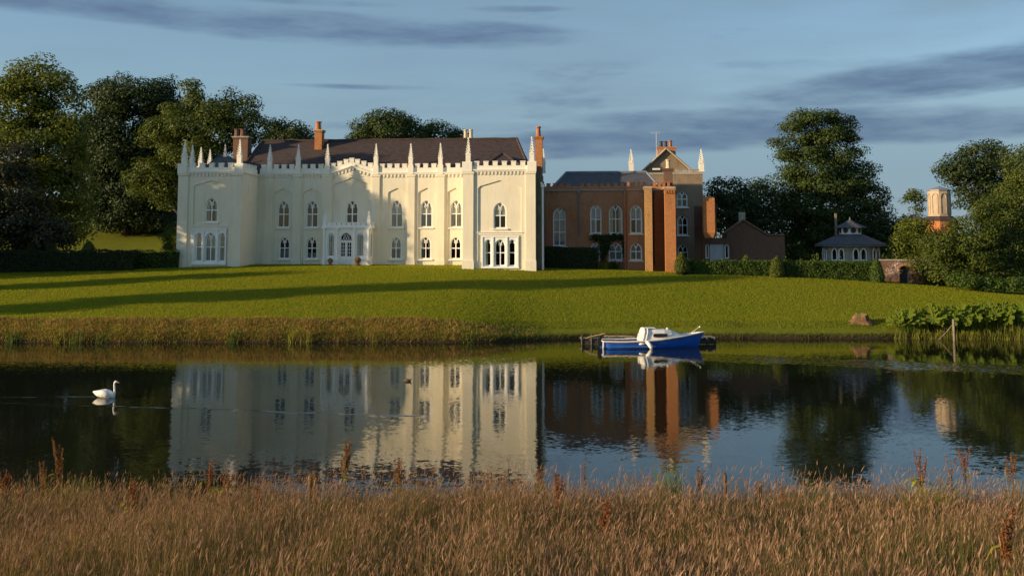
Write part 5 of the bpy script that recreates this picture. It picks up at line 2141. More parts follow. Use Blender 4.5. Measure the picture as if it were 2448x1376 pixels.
BG = 'border plants under the brick wing'
for i, (x, h, n, mt, lb) in enumerate(((1440, .8, 90, 'leaf_reed', 'thin pale leafed plant at the left end of the brick wing border'), (1466, .9, 90, 'leaf_hedge', 'green leafy plant below the middle brick wing window'),
                                       (1492, .7, 80, 'leaf_reed', 'low pale leafed plant by the orange downpipe'), (1514, 1.15, 130, 'leaf_rush', 'tall bright green sword leafed clump in the brick wing border'), (1545, .75, 90, 'leaf_hedge', 'low green plant at the foot of the lit brick buttress'))):
    upright_clump('border_plant', lb, x, 643, None, n, h, .5, .07, mt, 60 + i, group=BG)
tree('rose_bush', 'pale flowering climber on the garden wall beside the arched doorway', 91.2, [(2135, 645, 14, 16), (2128, 660, 12, 12), (2150, 632, 10, 6)], 2135, 'rose_bloom', 66, .11, .3, 160, trunk_r=.04, cat='plant', limbs=6)
tree('climbing_rose', 'pinkish climber on the dark outbuilding wall', 105.5, [(1795, 605, 24, 16), (1770, 590, 18, 12), (1815, 612, 16, 10)], 1795, 'rose_bloom', 67, .10, .35, 40, trunk_r=.04, cat='plant', limbs=8)


# ------------------------------------------------------------------ giant-leaved plants and reeds on the right bank
def gunnera_leaf():
    m = MB()
    n = 28
    ring1, ring2 = [], []
    for k in range(n):
        a = 2 * PI * k / n
        lob = 1.0 + .22 * math.cos(7 * a) + (.06 if k % 2 else -.06)
        notch = .35 if abs(a - PI) < .25 else 1.0
        ring1.append((.26 * math.cos(a), .26 * math.sin(a), .05 + .03 * math.cos(7 * a)))
        ring2.append((.55 * lob * notch * math.cos(a), .55 * lob * notch * math.sin(a), .17 + .07 * math.cos(7 * a) - (.05 if k % 2 else 0)))
    b = len(m.v)
    m.v += [(0, 0, 0)] + ring1 + ring2
    for k in range(n):
        k2 = (k + 1) % n
        m.f.append((b, b + 1 + k, b + 1 + k2))
        m.f.append((b + 1 + k, b + 1 + n + k, b + 1 + n + k2, b + 1 + k2))
    me = m.mesh('leaf')
    me.materials.append(MATS['leaf_gunnera'])
    return me


gl_me = gunnera_leaf()
rng = np.random.default_rng(88)
for gi, (x, hh, nl, lab) in enumerate(((2175, 1.35, 38, 'leftmost giant leaved plant on the right bank nearest the stump'), (2235, 1.5, 44, 'giant leaved plant second from the left on the right bank'), (2300, 1.45, 44, 'giant leaved plant behind the timber stake on the right bank'),
                                       (2365, 1.6, 44, 'giant leaved plant second from the right edge on the bank'), (2430, 1.65, 44, 'tallest giant leaved plant cut by the right edge'))):
    Y = far_shore(44) + 1.9
    X = at(x, 790, Y).x
    g = Vector((X, Y, gz(X, Y)))
    root = empty('gunnera', g)
    tag(root, lab, 'plant', 'giant leaved plants on the right bank')
    st = MB()
    for k in range(nl):
        a = rng.random() * 2 * PI
        r = 1.25 * rng.random() ** .6
        z = hh * (.95 - .35 * (r / 1.25) ** 2) * (.72 + .34 * rng.random())
        p = Vector((r * math.cos(a), r * math.sin(a), z + gz(X, Y) * 0))
        o = inst('leaf', gl_me, root, p, (rng.normal(.75, .35), rng.normal(-.35, .35), rng.random() * 6.28), (s := .42 + .42 * rng.random(), s, s))
        o.rotation_mode = 'ZYX'
        zg = gz(X + p.x * .3, Y + p.y * .3) - g.z
        st.tube([(p.x * .3, p.y * .3, zg - .1), (p.x * .75, p.y * .75, z * .6), p], [.03, .025, .018], 4)
    st.build('stalks', 'leaf_hedge', root)
for i, (x, y, n, h) in enumerate(((2165, 806, 120, .7), (2215, 808, 150, .8), (2268, 810, 150, .85), (2325, 812, 150, .8), (2380, 812, 150, .9), (2430, 813, 150, .9))):
    Y = far_shore(40) + .12
    upright_clump('reed_clump', ['short reeds below the leftmost giant leaved plant', 'second reed clump from the stump end of the right bank', 'reeds just left of the timber stake in the water', 'reeds just right of the timber stake in the water', 'reed clump second from the right edge at the water', 'reed clump at the right edge of the water'][i], x, y, Y, n, h, .75, .035, 'leaf_reed', 90 + i, group='reeds along the right bank', cat='reeds')
p = at(2281, 805, far_shore(42) - .3)
m = MB()
m.lathe([(.085, -1.2), (.08, .7), (.085, 1.25), (.06, 1.32)], 8)
o = m.build('timber_stake', 'jetty_wood', None, (p.x, p.y, 0))
tag(o, 'pale upright timber stake in the water by the reeds', 'stake')

m = MB()
m.tube([(-.95, .05, .02), (-.5, .02, .42), (-.06, -.02, .95)], [.022, .03, .025], 6)
o = m.build('leaning_stick', 'jetty_wood', None, (p.x, p.y + .1, 0))
tag(o, 'thin stick leaning against the pale timber stake', 'stick')
# tree stump
g = ground_at(2058, 769)
st = empty('tree_stump', g)
tag(st, 'wide brown tree stump on the lawn near the right bank', 'stump')
m = MB()
n = 24
rings = []
for z, r in ((-.15, .80), (.05, .66), (.18, .52), (.34, .46), (.44, .44)):
    rings.append([(r * (1 + (.34 if z < .12 else .16) * abs(math.sin(2.5 * a + 1)) + .07 * math.sin(9 * a)) * math.cos(a), r * (1 + .15 * math.sin(4 * a)) * math.sin(a), z + .05 * math.sin(2 * a) + (.06 * math.sin(5 * a + 2) if z > .3 else 0)) for a in [2 * PI * k / n for k in range(n)]])
m.frustum(rings)
m.build('bole', 'stump_wood', st)
m = MB()
m.frustum([[(x * .93, y * .93, z + .004) for x, y, z in rings[-1]], [(x * .9, y * .9, z + .02) for x, y, z in rings[-1]]])
m.build('cut_face', 'stump_cut', st)

# ------------------------------------------------------------------ bank grasses
rng = np.random.default_rng(101)
# short mown blades all over the lawn: they catch the low sun as turf does
NL = 470000
Xl = -48 + 98 * rng.random(NL)
Yl = 66.0 + 26 * rng.random(NL) ** 1.05
gxs, gys = np.arange(-50, 52, 1.0), np.arange(65, 94, .25)
GZ = np.array([[gz_far(a, b) for a in gxs] for b in gys])
SH = np.interp(Xl, gxs, [far_shore(a) for a in gxs])
kk = (Yl - SH > 1.9)
Xl, Yl = Xl[kk], Yl[kk]
ix, iy = (Xl - gxs[0]), (Yl - gys[0]) / .25
i0, j0 = ix.astype(int), iy.astype(int)
fx, fy = ix - i0, iy - j0
Zl = GZ[j0, i0] * (1 - fx) * (1 - fy) + GZ[j0, i0 + 1] * fx * (1 - fy) + GZ[j0 + 1, i0] * (1 - fx) * fy + GZ[j0 + 1, i0 + 1] * fx * fy
nl = len(Xl)
al = rng.random(nl) * 2 * PI
hl = .05 + .05 * rng.random(nl)
wl3 = .018 + .012 * rng.random(nl)
VL = np.empty((nl, 3, 3), dtype=np.float32)
B0 = np.stack([Xl, Yl, Zl - .01], 1)
ws = np.stack([np.cos(al) * wl3, np.sin(al) * wl3, 0 * al], 1)
VL[:, 0], VL[:, 1] = B0 - ws, B0 + ws
VL[:, 2] = B0 + np.stack([rng.normal(0, .02, nl), rng.normal(0, .02, nl), hl], 1)
tag(np_mesh('lawn_grass', VL.reshape(-1, 3), np.arange(nl * 3, dtype=np.int32).reshape(-1, 3), 'lawn_blade'), 'short mown grass of the wide lawn', 'grass', kind='stuff')


def scatter_bank(x0, x1, s0, s1, n, h0, h1, width, mat, name, label, dens=None, lean=(.08, -.12)):
    X = x0 + (x1 - x0) * rng.random(n)
    s = s0 + (s1 - s0) * rng.random(n)
    if dens is not None:
        k = np.array([rng.random() < dens(a, b) for a, b in zip(X, s)])
        X, s = X[k], s[k]
    Y = np.array([far_shore(a) for a in X]) + s
    Z = np.array([gz_far(a, b) for a, b in zip(X, Y)])
    b = np.stack([X, Y, Z - .03], 1)
    h = h0 + (h1 - h0) * rng.random(len(X))
    ln = np.stack([rng.normal(lean[0], .5, len(X)) * h, rng.normal(lean[1] * 3, .35, len(X)) * h], 1)
    v, f, _ = blade_arrays(b, h, ln, width, rng, 2, .5)
    o = np_mesh(name, v, f, mat)
    return tag(o, label, 'grass', kind='stuff')


def left_d(x, s):
    edge = 1.0 if x < -6 else max(0, 1 - (x + 6) / 8)
    return edge * (.75 + .25 * wob(x, 1.7, s * 3)) * (1.0 if s < 2.05 + .30 * wob(x, .7) + .22 * wob(x, 2.9, 1) else .06)


scatter_bank(-44, 2, .02, 2.55, 44000, .12, .32, .04, 'grass_bank', 'bank_grass', 'rough straw brown grass on the left bank face', left_d)
scatter_bank(-44, 46, .0, .55, 9000, .12, .34, .03, 'grass_green', 'edge_grass', 'green grass fringe along the far water edge')
scatter_bank(-2, 40, 2.0, 3.3, 6500, .08, .22, .03, 'grass_green', 'terrace_grass', 'rougher grass line on the step of the right bank', lambda x, s: .25 + .75 * max(0, wob(x, .8, s)))
for i, (x, n, h, mt) in enumerate(((28, 50, .55, 'leaf_rush'), (145, 45, .6, 'leaf_reed'), (185, 60, .45, 'leaf_rush'), (245, 60, .42, 'leaf_rush'), (345, 40, .35, 'leaf_rush'), (556, 60, .45, 'leaf_rush'), (420, 35, .3, 'leaf_reed'), (705, 30, .75, 'leaf_reed'), (735, 30, .7, 'leaf_reed'), (1120, 40, .5, 'leaf_rush'), (900, 30, .45, 'leaf_reed'))):
    X = at(x, 812, 64.4).x
    Y = far_shore(X) - .02
    upright_clump('waterside_tuft', 'green waterside tuft %s' % ['nearest the left edge of the far bank', 'of tall pale blades left of the leafy clumps', 'of leaves right of the tall pale blades', 'directly above the swan', 'right of the swan under the left bank', 'standing out bright below the mansion left wing', 'thin and pale before the mansion left wing', 'of thin reeds left of the bank gully foot', 'of thin reeds right of the bank gully foot', 'where the bank drops below the mansion right wing', 'thin and pale below the mansion porch'][i],
                  0, 0, 0, n, h, .38, .04, mt, 120 + i, group='tufts along the far water edge', base=Vector((X, Y, max(0, gz(X, Y)))))


# ------------------------------------------------------------------ boat
def water_pt(x, y):
    d = ray(x, y)
    t = -EYE / d.z
    return Vector((d.x * t, d.y * t, 0))


bw = water_pt(1566, 833)
boat = empty('cabin_boat', (bw.x, bw.y + .9, 0), R(4))
boat.scale = (.935, .935, .84)
tag(boat, 'small blue and white cabin boat moored at the far bank', 'boat')
BL = 247 * bw.y / F / .935
NS = 15


def hb(t):
    return interp(((0, .78), (.15, .90), (.4, .98), (.6, .92), (.78, .66), (.9, .36), (.97, .12), (1, .015)), t)


def sheer(t):
    return interp(((0, .47), (.2, .45), (.4, .50), (.6, .62), (.8, .80), (1, 1.0)), t)


rings = []
for i in range(NS):
    t = i / (NS - 1)
    b, s = hb(t), sheer(t)
    xs_ = -BL / 2 + BL * t
    rake = .42 * sstep(.55, 1, t)
    keel = -.35 + .25 * sstep(.7, 1, t)
    pts = []
    for k in range(9):
        q = k / 8 * 2 - 1
        aq = abs(q)
        zf = interp(((0, 0), (.35, .12), (.6, .32), (.8, .62), (1, 1)), aq)
        wf = interp(((0, 0), (.35, .55), (.6, .82), (.8, .94), (1, 1)), aq)
        z = keel + (s - keel) * zf
        pts.append((xs_ - rake * (1 - zf), math.copysign(b * wf, q) if aq > 0 else 0, z))
    rings.append(pts)
m = MB()
b0_ = len(m.v)
for r in rings:
    m.v += r
for i in range(NS - 1):
    for k in range(8):
        m.f.append((b0_ + i * 9 + k, b0_ + (i + 1) * 9 + k, b0_ + (i + 1) * 9 + k + 1, b0_ + i * 9 + k + 1))
m.f.append(tuple(b0_ + k for k in range(9)))
hull = m.build('hull', 'boat_blue', boat, smooth=True)
m = MB()
for s in (0, 8):
    m.tube([(r[s][0], r[s][1] * 1.01, r[s][2] - .045) for r in rings], .035, 6)
m.build('rubbing_strake', 'teak', boat)
m = MB()
for s in (0, 8):
    m.tube([(r[s][0], r[s][1], r[s][2] + .012) for r in rings], .045, 6)
m.tube([(rings[0][k][0] - .01, rings[0][k][1], rings[0][k][2] + .0) for k in (0, 1, 2)], .05, 5)
m.tube([(rings[0][0][0], rings[0][0][1], rings[0][0][2]), (rings[0][8][0], rings[0][8][1], rings[0][8][2])], .05, 5)
m.build('gunwale', 'boat_white', boat)
m = MB()
for i in range(7, NS - 1):                                   # foredeck and side decks
    a, b = rings[i], rings[i + 1]
    m.quad((a[0][0], a[0][1], a[0][2] - .01), (b[0][0], b[0][1], b[0][2] - .01), (b[8][0], b[8][1], b[8][2] - .01), (a[8][0], a[8][1], a[8][2] - .01))
for i in range(0, 7):
    a, b = rings[i], rings[i + 1]
    m.quad((a[0][0], a[0][1] * .98, .12), (b[0][0], b[0][1] * .98, .12), (b[8][0], b[8][1] * .98, .12), (a[8][0], a[8][1] * .98, .12))
    for s in (0, 8):
        m.quad((a[s][0], a[s][1], a[s][2] - .01), (b[s][0], b[s][1], b[s][2] - .01), (b[s][0], b[s][1] * .84, b[s][2] + .015), (a[s][0], a[s][1] * .84, a[s][2] + .015))
m.box(-BL / 2 + .05, -BL / 2 + .6, -.7, .7, .30, .34)
m.build('deck', 'boat_deck', boat)
m = MB()
cs = [(-.78, .52, .52, .74, .70), (-.58, 1.24, .50, .74, .62), (.1, 1.26, .55, .74, .60), (.62, 1.24, .62, .72, .58), (1.05, 1.18, .66, .66, .50), (1.42, 1.04, .72, .56, .40), (1.72, .86, .76, .44, .28), (1.84, .78, .76, .38, .22)]
cr = []
for x, zt_, zb_, wb, wt in cs:
    h = zt_ - zb_
    cr.append([(x, -wb, zb_ - .06), (x, -wb * .98, zb_ + h * .3), (x, -wt * 1.06, zb_ + h * .75), (x, -wt * .8, zb_ + h * .95), (x, 0, zb_ + h * 1.03), (x, wt * .8, zb_ + h * .95), (x, wt * 1.06, zb_ + h * .75), (x, wb * .98, zb_ + h * .3), (x, wb, zb_ - .06)])
cr[0] = [(-.80, p[1], p[2]) for p in cr[1]]
cr[0] = [(-.62 - .20 * (1 - (p[2] - .44) / .85), p[1], p[2]) for p in cr[0]]
m.frustum(cr)
cabin = m.build('cabin', 'boat_white', boat, smooth=False)
for s in (-1, 1):                                            # long rounded side windows
    pts = []
    for k in range(20):
        a = 2 * PI * k / 20
        pts.append((.33 + (.34 if math.cos(a) > 0 else -.34) + .12 * math.cos(a), .865 + .12 * math.sin(a)))
    fr = MB()
    fr.frustum([[(x, s * (.752 - .16 * (z - .74) - .03 * max(0, x - .3)), z) for x, z in pts], [(x, s * (.775 - .16 * (z - .74) - .03 * max(0, x - .3)), z) for x, z in pts]])
    fr.build('cabin_window', 'black_matte', cabin)
    rim = MB()
    rim.tube([(x, s * (.772 - .16 * (z - .74) - .03 * max(0, x - .3)), z) for x, z in pts + pts[:1]], .014, 5)
    rim.build('window_rim', 'lead', cabin)
m = MB()
m.box(-.62, .10, -.36, .36, 1.295, 1.345)
m.build('hatch', 'boat_white', cabin)
for x in (-.70, -.50):
    m = MB()
    m.tube([(x - .12, -.76, .46), (x - .03, -.755, .75), (x + .05, -.69, 1.10), (x + .08, -.5, 1.27), (x + .08, 0, 1.30), (x + .08, .5, 1.27), (x + .05, .69, 1.10), (x - .12, .76, .46)], .045, 6)
    m.build('cabin_rib', 'fender_white' if x < -.6 else 'boat_white', cabin)
m = MB()
m.lathe([(.05, 1.1), (.05, 1.22), (.085, 1.25), (.07, 1.31), (.02, 1.33)], 8, (.92, 0))
m.build('vent', 'fender_white', cabin)
m = MB()
m.tube([(2.25, -.12, .88), (2.95, 0, 1.36)], .018, 5)
m.tube([(2.65, -.05, .93), (2.62, -.04, 1.13)], .014, 5)
m.lathe([(.0, 1.31), (.06, 1.34), (.06, 1.40), (0, 1.43)], 8, (2.97, 0))
m.build('bow_rail', 'fender_white', boat)
fp = [Vector((-.62, -.96, .50)), Vector((-.50, -1.12, .38)), Vector((-.36, -1.18, .15)), Vector((-.30, -1.16, -.05))]
m = MB()
m.tube([fp[0], fp[0].lerp(fp[1], .5), fp[1], fp[2], fp[3]], [.05, .12, .13, .13, .06], 9)
m.build('fender', 'fender_white', boat, smooth=True)
m = MB()
m.tube([(-1.05, -.97, .30), (-1.0, -1.0, .32), (-.78, -1.02, .33), (-.72, -1.0, .34), (-.55, -.98, .40)], [.03, .07, .07, .03, .01], 8)
m.build('fender', 'fender_white', boat, smooth=True)
m = MB()
m.tube([(-1.05, -.55, .42), (-1.0, -.55, .98)], .04, 6)
m.tube([(-1.0, -.55, .98), (-.86, -.5, 1.1)], .02, 6)
m.build('stanchion', 'fender_white', boat)
m = MB()
m.box(-BL / 2 - .26, -BL / 2 - .02, -.14, .14, .12, .62)
m.lathe([(.11, .62), (.13, .70), (.07, .78)], 8, (-BL / 2 - .12, 0))
m.tube([(-BL / 2 - .1, 0, .66), (-BL / 2 + .4, .05, .72)], .02, 5)
m.build('outboard', 'black_matte', boat)

# jetty of rough planks behind the boat
ja, jb = water_pt(1392, 826), water_pt(1722, 832)
jy = bw.y + 2.6
jr = empty('jetty', (ja.x, jy, 0), 0)
tag(jr, 'low weathered plank jetty along the far bank behind the boat', 'jetty')
jl = jb.x - ja.x + .2
rj = random.Random(5)
npl = 22
pw = jl / npl
m = MB()
m.box(-pw * .46, pw * .46, 0, 1.3, 0, .05)
plk = m.mesh('plank')
plk.materials.append(MATS['jetty_wood'])
for k in range(npl):
    inst('plank', plk, jr, (pw * (k + .5), rj.uniform(-.06, .06), .36 + rj.uniform(-.012, .02) - (.1 if k < 4 else 0)), (rj.uniform(-.02, .02), rj.uniform(-.02, .02), rj.uniform(-.03, .03)))
m = MB()
for yy in (.1, 1.1):
    m.box(0, jl, yy, yy + .1, .2, .345)
m.box(-.02, jl, -.03, .04, .02, .22)
m.build('bearer', 'jetty_wet', jr)
m = MB()
m.lathe([(.07, -1.2), (.065, .45), (.05, .5)], 7)
pst = m.mesh('post')
pst.materials.append(MATS['jetty_wet'])
for x in (.05, .62, 1.4, 3.2, 5.0, 6.9, jl - .5, jl - .05):
    inst('post', pst, jr, (x, -.02, .12 * math.sin(x * 3)))
m = MB()
m.tube([(0, 0, 0), (1.0, .02, .04)], .03, 6)
m.frustum([[(1.0, -.08, .02), (1.0, .08, .02), (1.0, .08, .06), (1.0, -.08, .06)], [(1.6, -.10, .05), (1.6, .10, .05), (1.6, .10, .075), (1.6, -.10, .075)]])
oar = m.build('oar', 'oar_wood', None, (water_pt(1524, 832).x, bw.y + 2.9, .43), rz=PI)
tag(oar, 'pale wooden oar blade sticking out behind the boat cockpit', 'oar')
m = MB()
for k, (x, z) in enumerate(((.0, .30), (.12, .37))):
    m.tube([(x, -.3 - .1 * k, z), (x + 1.0, -.25 - .1 * k, z + .22)], .035, 5)
lp = m.build('loose_poles', 'oar_wood', None, (ja.x + .25, jy, .08))
tag(lp, 'loose timber poles leaning on the jetty left of the boat stern', 'poles')


# ------------------------------------------------------------------ swan and duck
def bird(name, label, cat, loc, k, mat, bill_mat, neck, rz=0.0, wings=True):
    m = MB()
    n = 12
    body = [(-.50, .235, .012, .008), (-.44, .20, .05, .022), (-.37, .165, .10, .06), (-.26, .15, .17, .115), (-.10, .155, .215, .155), (.06, .14, .22, .16), (.20, .105, .185, .135), (.29, .075, .125, .11), (.35, .06, .06, .07)]
    m.frustum([[(x, w * math.cos(2 * PI * q / n), z + h * math.sin(2 * PI * q / n)) for q in range(n)] for x, z, w, h in body])
    m.tube([p[:3] for p in neck], [p[3] for p in neck], 10)
    for v in range(len(m.v)):
        m.v[v] = tuple(c * k for c in m.v[v])
    o = m.build(name, mat, None, loc, smooth=True, rz=rz)
    md = o.modifiers.new('join', 'REMESH')
    md.mode = 'VOXEL'
    md.voxel_size = .011 * k
    md.use_smooth_shade = True
    tag(o, label, cat)
    hx, hz = neck[-1][0], neck[-1][2]
    b = MB()
    b.tube([(hx - .01, 0, hz + .005), (hx + .05, 0, hz - .012), (hx + .105, 0, hz - .035)], [.028, .022, .010], 8)
    for v in range(len(b.v)):
        b.v[v] = tuple(c * k for c in b.v[v])
    b.build('bill', bill_mat, o, smooth=True)
    if wings:
        for s in (-1, 1):
            w = MB()
            w.frustum([[(x, s * (y + d * .5 * math.cos(2 * PI * q / 8)), z + h * math.sin(2 * PI * q / 8)) for q in range(8)] for x, y, z, d, h in ((.22, .15, .13, .05, .05), (.12, .19, .17, .07, .10), (-.08, .18, .20, .07, .115), (-.26, .12, .215, .06, .07), (-.40, .05, .235, .03, .03), (-.46, .03, .245, .01, .01))])
            for v in range(len(w.v)):
                w.v[v] = tuple(c * k for c in w.v[v])
            w.build('wing', mat, o, smooth=True)
    return o


swan_neck = [(.24, 0, .06, .085), (.315, 0, .10, .065), (.345, 0, .20, .046), (.34, 0, .34, .038), (.325, 0, .47, .035), (.33, 0, .555, .036), (.36, 0, .60, .045), (.40, 0, .60, .046), (.44, 0, .585, .032)]
bird('swan', 'white swan swimming right across the dark reflection', 'swan', SWAN + Vector((0, 0, -.02)), 1.02, 'swan_white', 'bill_orange', swan_neck)
duck_neck = [(.24, 0, .08, .08), (.30, 0, .16, .06), (.32, 0, .24, .055), (.35, 0, .30, .07), (.40, 0, .30, .055)]
bird('duck', 'small brown duck on the cream reflection of the mansion', 'duck', water_pt(974, 911) + Vector((0, 0, -.02)), .42, 'duck_brown', 'bill_orange', duck_neck, 0, False)

# ------------------------------------------------------------------ meadow in front
rng = np.random.default_rng(202)


def field(X, Y, k, ph):
    return .5 + .5 * (np.sin(X * k + ph + 1.3 * np.sin(Y * k * .8 + ph)) * .6 + np.sin(Y * k * 1.7 + X * k * .9 + ph * 2) * .4)


def sward(n, y0, y1, po):
    Y = y0 + (y1 - y0) * rng.random(n) ** po
    X = (rng.random(n) * 2 - 1) * (.56 * Y + 1.2)
    k = np.array([Y[i] < near_shore(X[i]) + .1 for i in range(n)])
    X, Y = X[k], Y[k]
    return X, Y, np.array([gz_near(a, b) for a, b in zip(X, Y)])


def seed_heads(V, sel, lo, hi, w0, w1):
    """a crossed pair of slim spindles at the end of every chosen stem"""
    tip, prevp = (V[:, -1, 0] + V[:, -1, 1]) / 2, (V[:, -2, 0] + V[:, -2, 1]) / 2
    d = tip - prevp
    d /= np.linalg.norm(d, axis=1, keepdims=True) + 1e-9
    tip, d = tip[sel], d[sel]
    k = len(tip)
    ln, wd = (lo + (hi - lo) * rng.random(k))[:, None], (w0 + (w1 - w0) * rng.random(k))[:, None]
    d = d + np.stack([rng.normal(.10, .14, k), rng.normal(0, .12, k), np.zeros(k)], 1)
    d /= np.linalg.norm(d, axis=1, keepdims=True)
    s1 = np.cross(d, rng.normal(0, 1, (k, 3)))
    s1 /= np.linalg.norm(s1, axis=1, keepdims=True) + 1e-9
    s2 = np.cross(d, s1)
    VV = np.empty((k, 8, 3), dtype=np.float32)
    for j, sv in enumerate((s1, s2)):
        p0 = tip - d * ln * .3
        VV[:, j * 4 + 0] = p0
        VV[:, j * 4 + 1] = p0 + d * ln * .4 + sv * wd
        VV[:, j * 4 + 2] = p0 + d * ln
        VV[:, j * 4 + 3] = p0 + d * ln * .4 - sv * wd
    return VV.reshape(-1, 3), np.arange(k * 8, dtype=np.int32).reshape(-1, 4)


X1, Y1, Z1 = sward(78000, 7.6, 23.2, .88)
n = len(X1)
rich, high = field(X1, Y1, .9, .4), field(X1, Y1, .55, 2.2)
tuss = field(X1, Y1, 2.6, 1.1) * field(X1, Y1, 4.3, 3.0)
hgt = (.20 + .24 * high + .46 * tuss + .26 * rng.random(n) ** 1.5 + .14 * (X1 < -3)) * np.where(rng.random(n) < .05, 1.4, 1.0)
wind = field(X1, Y1, 1.9, 5.0) - .35
lean = np.stack([rng.normal(.0, .16, n) * hgt + .32 * wind * hgt, rng.normal(.0, .14, n) * hgt], 1)
base = np.stack([X1, Y1, Z1 - .03], 1)
v1, f1, V1 = blade_arrays(base, hgt, lean, .0065, rng, 2, .2)
# longer flat straws and leaves that stand up between them
nb = 70000
pk = rng.integers(0, n, nb)
b2 = base[pk] + np.concatenate([rng.normal(0, .07, (nb, 2)), np.zeros((nb, 1))], 1)
v2, f2, _ = blade_arrays(b2, hgt[pk] * (.55 + .5 * rng.random(nb)), rng.normal(.03, .09, (nb, 2)), .0105, rng, 2, .4)
mo = np_mesh('meadow_grass', np.concatenate([v1, v2]), np.concatenate([f1, f2 + len(v1)]), 'meadow_stem')
tag(mo, 'tall dry brown meadow grass filling the foreground', 'grass', kind='stuff')
vh, fh = seed_heads(V1, rng.random(n) < .18 + .62 * rich, .06, .15, .004, .009)
hd = np_mesh('seed_heads', vh, fh, 'meadow_head', mo)
hd['kind'] = 'stuff'
# green patches: leafy grass and weeds in drifts
X2, Y2, Z2 = sward(60000, 8.5, 23.2, .85)
g2 = field(X2, Y2, .75, 4.1)
kk = rng.random(len(X2)) < np.clip((g2 - .40) * 2.0, .05, .85)
X2, Y2, Z2 = X2[kk], Y2[kk], Z2[kk]
n2 = len(X2)
h2 = .24 + .48 * rng.random(n2)
vg, fg, _ = blade_arrays(np.stack([X2, Y2, Z2 - .03], 1), h2, rng.normal(.03, .12, (n2, 2)), .014, rng, 2, .5)
tag(np_mesh('green_grass', vg, fg, 'meadow_green'), 'olive green drifts of leafy grass among the dry meadow', 'grass', kind='stuff')
# tall wisps that break the upper edge
X3, Y3, Z3 = sward(8500, 14.5, 22.6, .75)
kk = rng.random(len(X3)) < .12 + .5 * field(X3, Y3, 1.6, .9) ** 2 + .3 * (X3 < -4)
X3, Y3, Z3 = X3[kk], Y3[kk], Z3[kk]
n3 = len(X3)
h3 = .55 + .55 * rng.random(n3)
v3, f3, V3 = blade_arrays(np.stack([X3, Y3, Z3 - .03], 1), h3, np.stack([rng.normal(.16, .16, n3), rng.normal(0, .1, n3)], 1), .007, rng, 3, .2)
v4, f4 = seed_heads(V3, np.ones(n3, bool), .08, .18, .005, .010)
ws_ = np_mesh('tall_grass', np.concatenate([v3, v4]), np.concatenate([f3, f4 + len(v3)]), 'meadow_head')
tag(ws_, 'tall wispy grass stems along the near water edge', 'grass', kind='stuff')


def meadow_spot(x, yt, h):
    """ground point and true height of a plant of about height h whose tip reaches picture point (x, yt)"""
    best = None
    Y = 22.6
    while Y > 9:
        q = at(x, yt, Y)
        if Y < near_shore(q.x) - .25:
            g = gz_near(q.x, Y)
            e = abs(q.z - g - h) + .012 * (20 - Y)
            if best is None or e < best[0]:
                best = (e, Vector((q.x, Y, g)), min(1.6, max(.45, q.z - g)))
        Y -= .1
    return best[1], best[2]


def dock(label, x, yt, h, seed, mat='dock_seed', leaves=4, spikes=5, full=1.0):
    g, h = meadow_spot(x, yt, h)
    r = np.random.default_rng(seed)
    root = empty('dock_plant', g, r.random() * 6)
    tag(root, label, 'dock plant', 'rust coloured docks in the meadow')
    m = MB()
    P, N = [], []
    tops = [(0, 0, h)]
    m.tube([(0, 0, -.05), (.01, 0, h * .5), (0, 0, h)], [.011, .009, .004], 5)
    for k in range(spikes):
        a = k * 2.4 + r.random()
        z0 = h * (.42 + .3 * r.random())
        L = h * (.26 + .22 * r.random())
        e = Vector((math.cos(a) * L * .22, math.sin(a) * L * .22, z0 + L))
        m.tube([(0, 0, z0), (e.x * .7, e.y * .7, z0 + L * .45), e], [.006, .005, .003], 4)
        for q in range(int(80 * full)):
            t = .2 + .8 * r.random()
            wv = .019 * (1.1 - t * .6)
            P.append((e.x * t + r.normal(0, wv), e.y * t + r.normal(0, wv), z0 + L * t))
    for q in range(int(150 * full)):
        t = .55 + .45 * r.random()
        wv = .020 * (1.35 - t)
        P.append((r.normal(0, wv + .006), r.normal(0, wv + .006), h * t))
    m.build('stem', 'dock_brown', root)
    P = np.array(P)
    N = r.normal(0, 1, P.shape)
    v, f = leaf_arrays(P, N, .026, r, .8)
    np_mesh('seed_spike', v, f, mat, root)['kind'] = 'stuff'
    for k in range(leaves):
        lm = MB()
        a, z = r.random() * 6.28, h * (.34 + .36 * r.random())
        L = .18 + .14 * r.random()
        c, s = math.cos(a), math.sin(a)
        pts = [(0, .0, 0), (.35, .045, .05), (.7, .038, .02), (1, .004, -.08)]
        for i in range(3):
            (t0, w0, d0), (t1, w1, d1) = pts[i], pts[i + 1]
            lm.quad((c * L * t0 - s * w0, s * L * t0 + c * w0, z + d0), (c * L * t0 + s * w0, s * L * t0 - c * w0, z + d0), (c * L * t1 + s * w1, s * L * t1 - c * w1, z + d1), (c * L * t1 - s * w1, s * L * t1 + c * w1, z + d1))
        lm.build('leaf', 'dock_leaf', root, recalc=False)


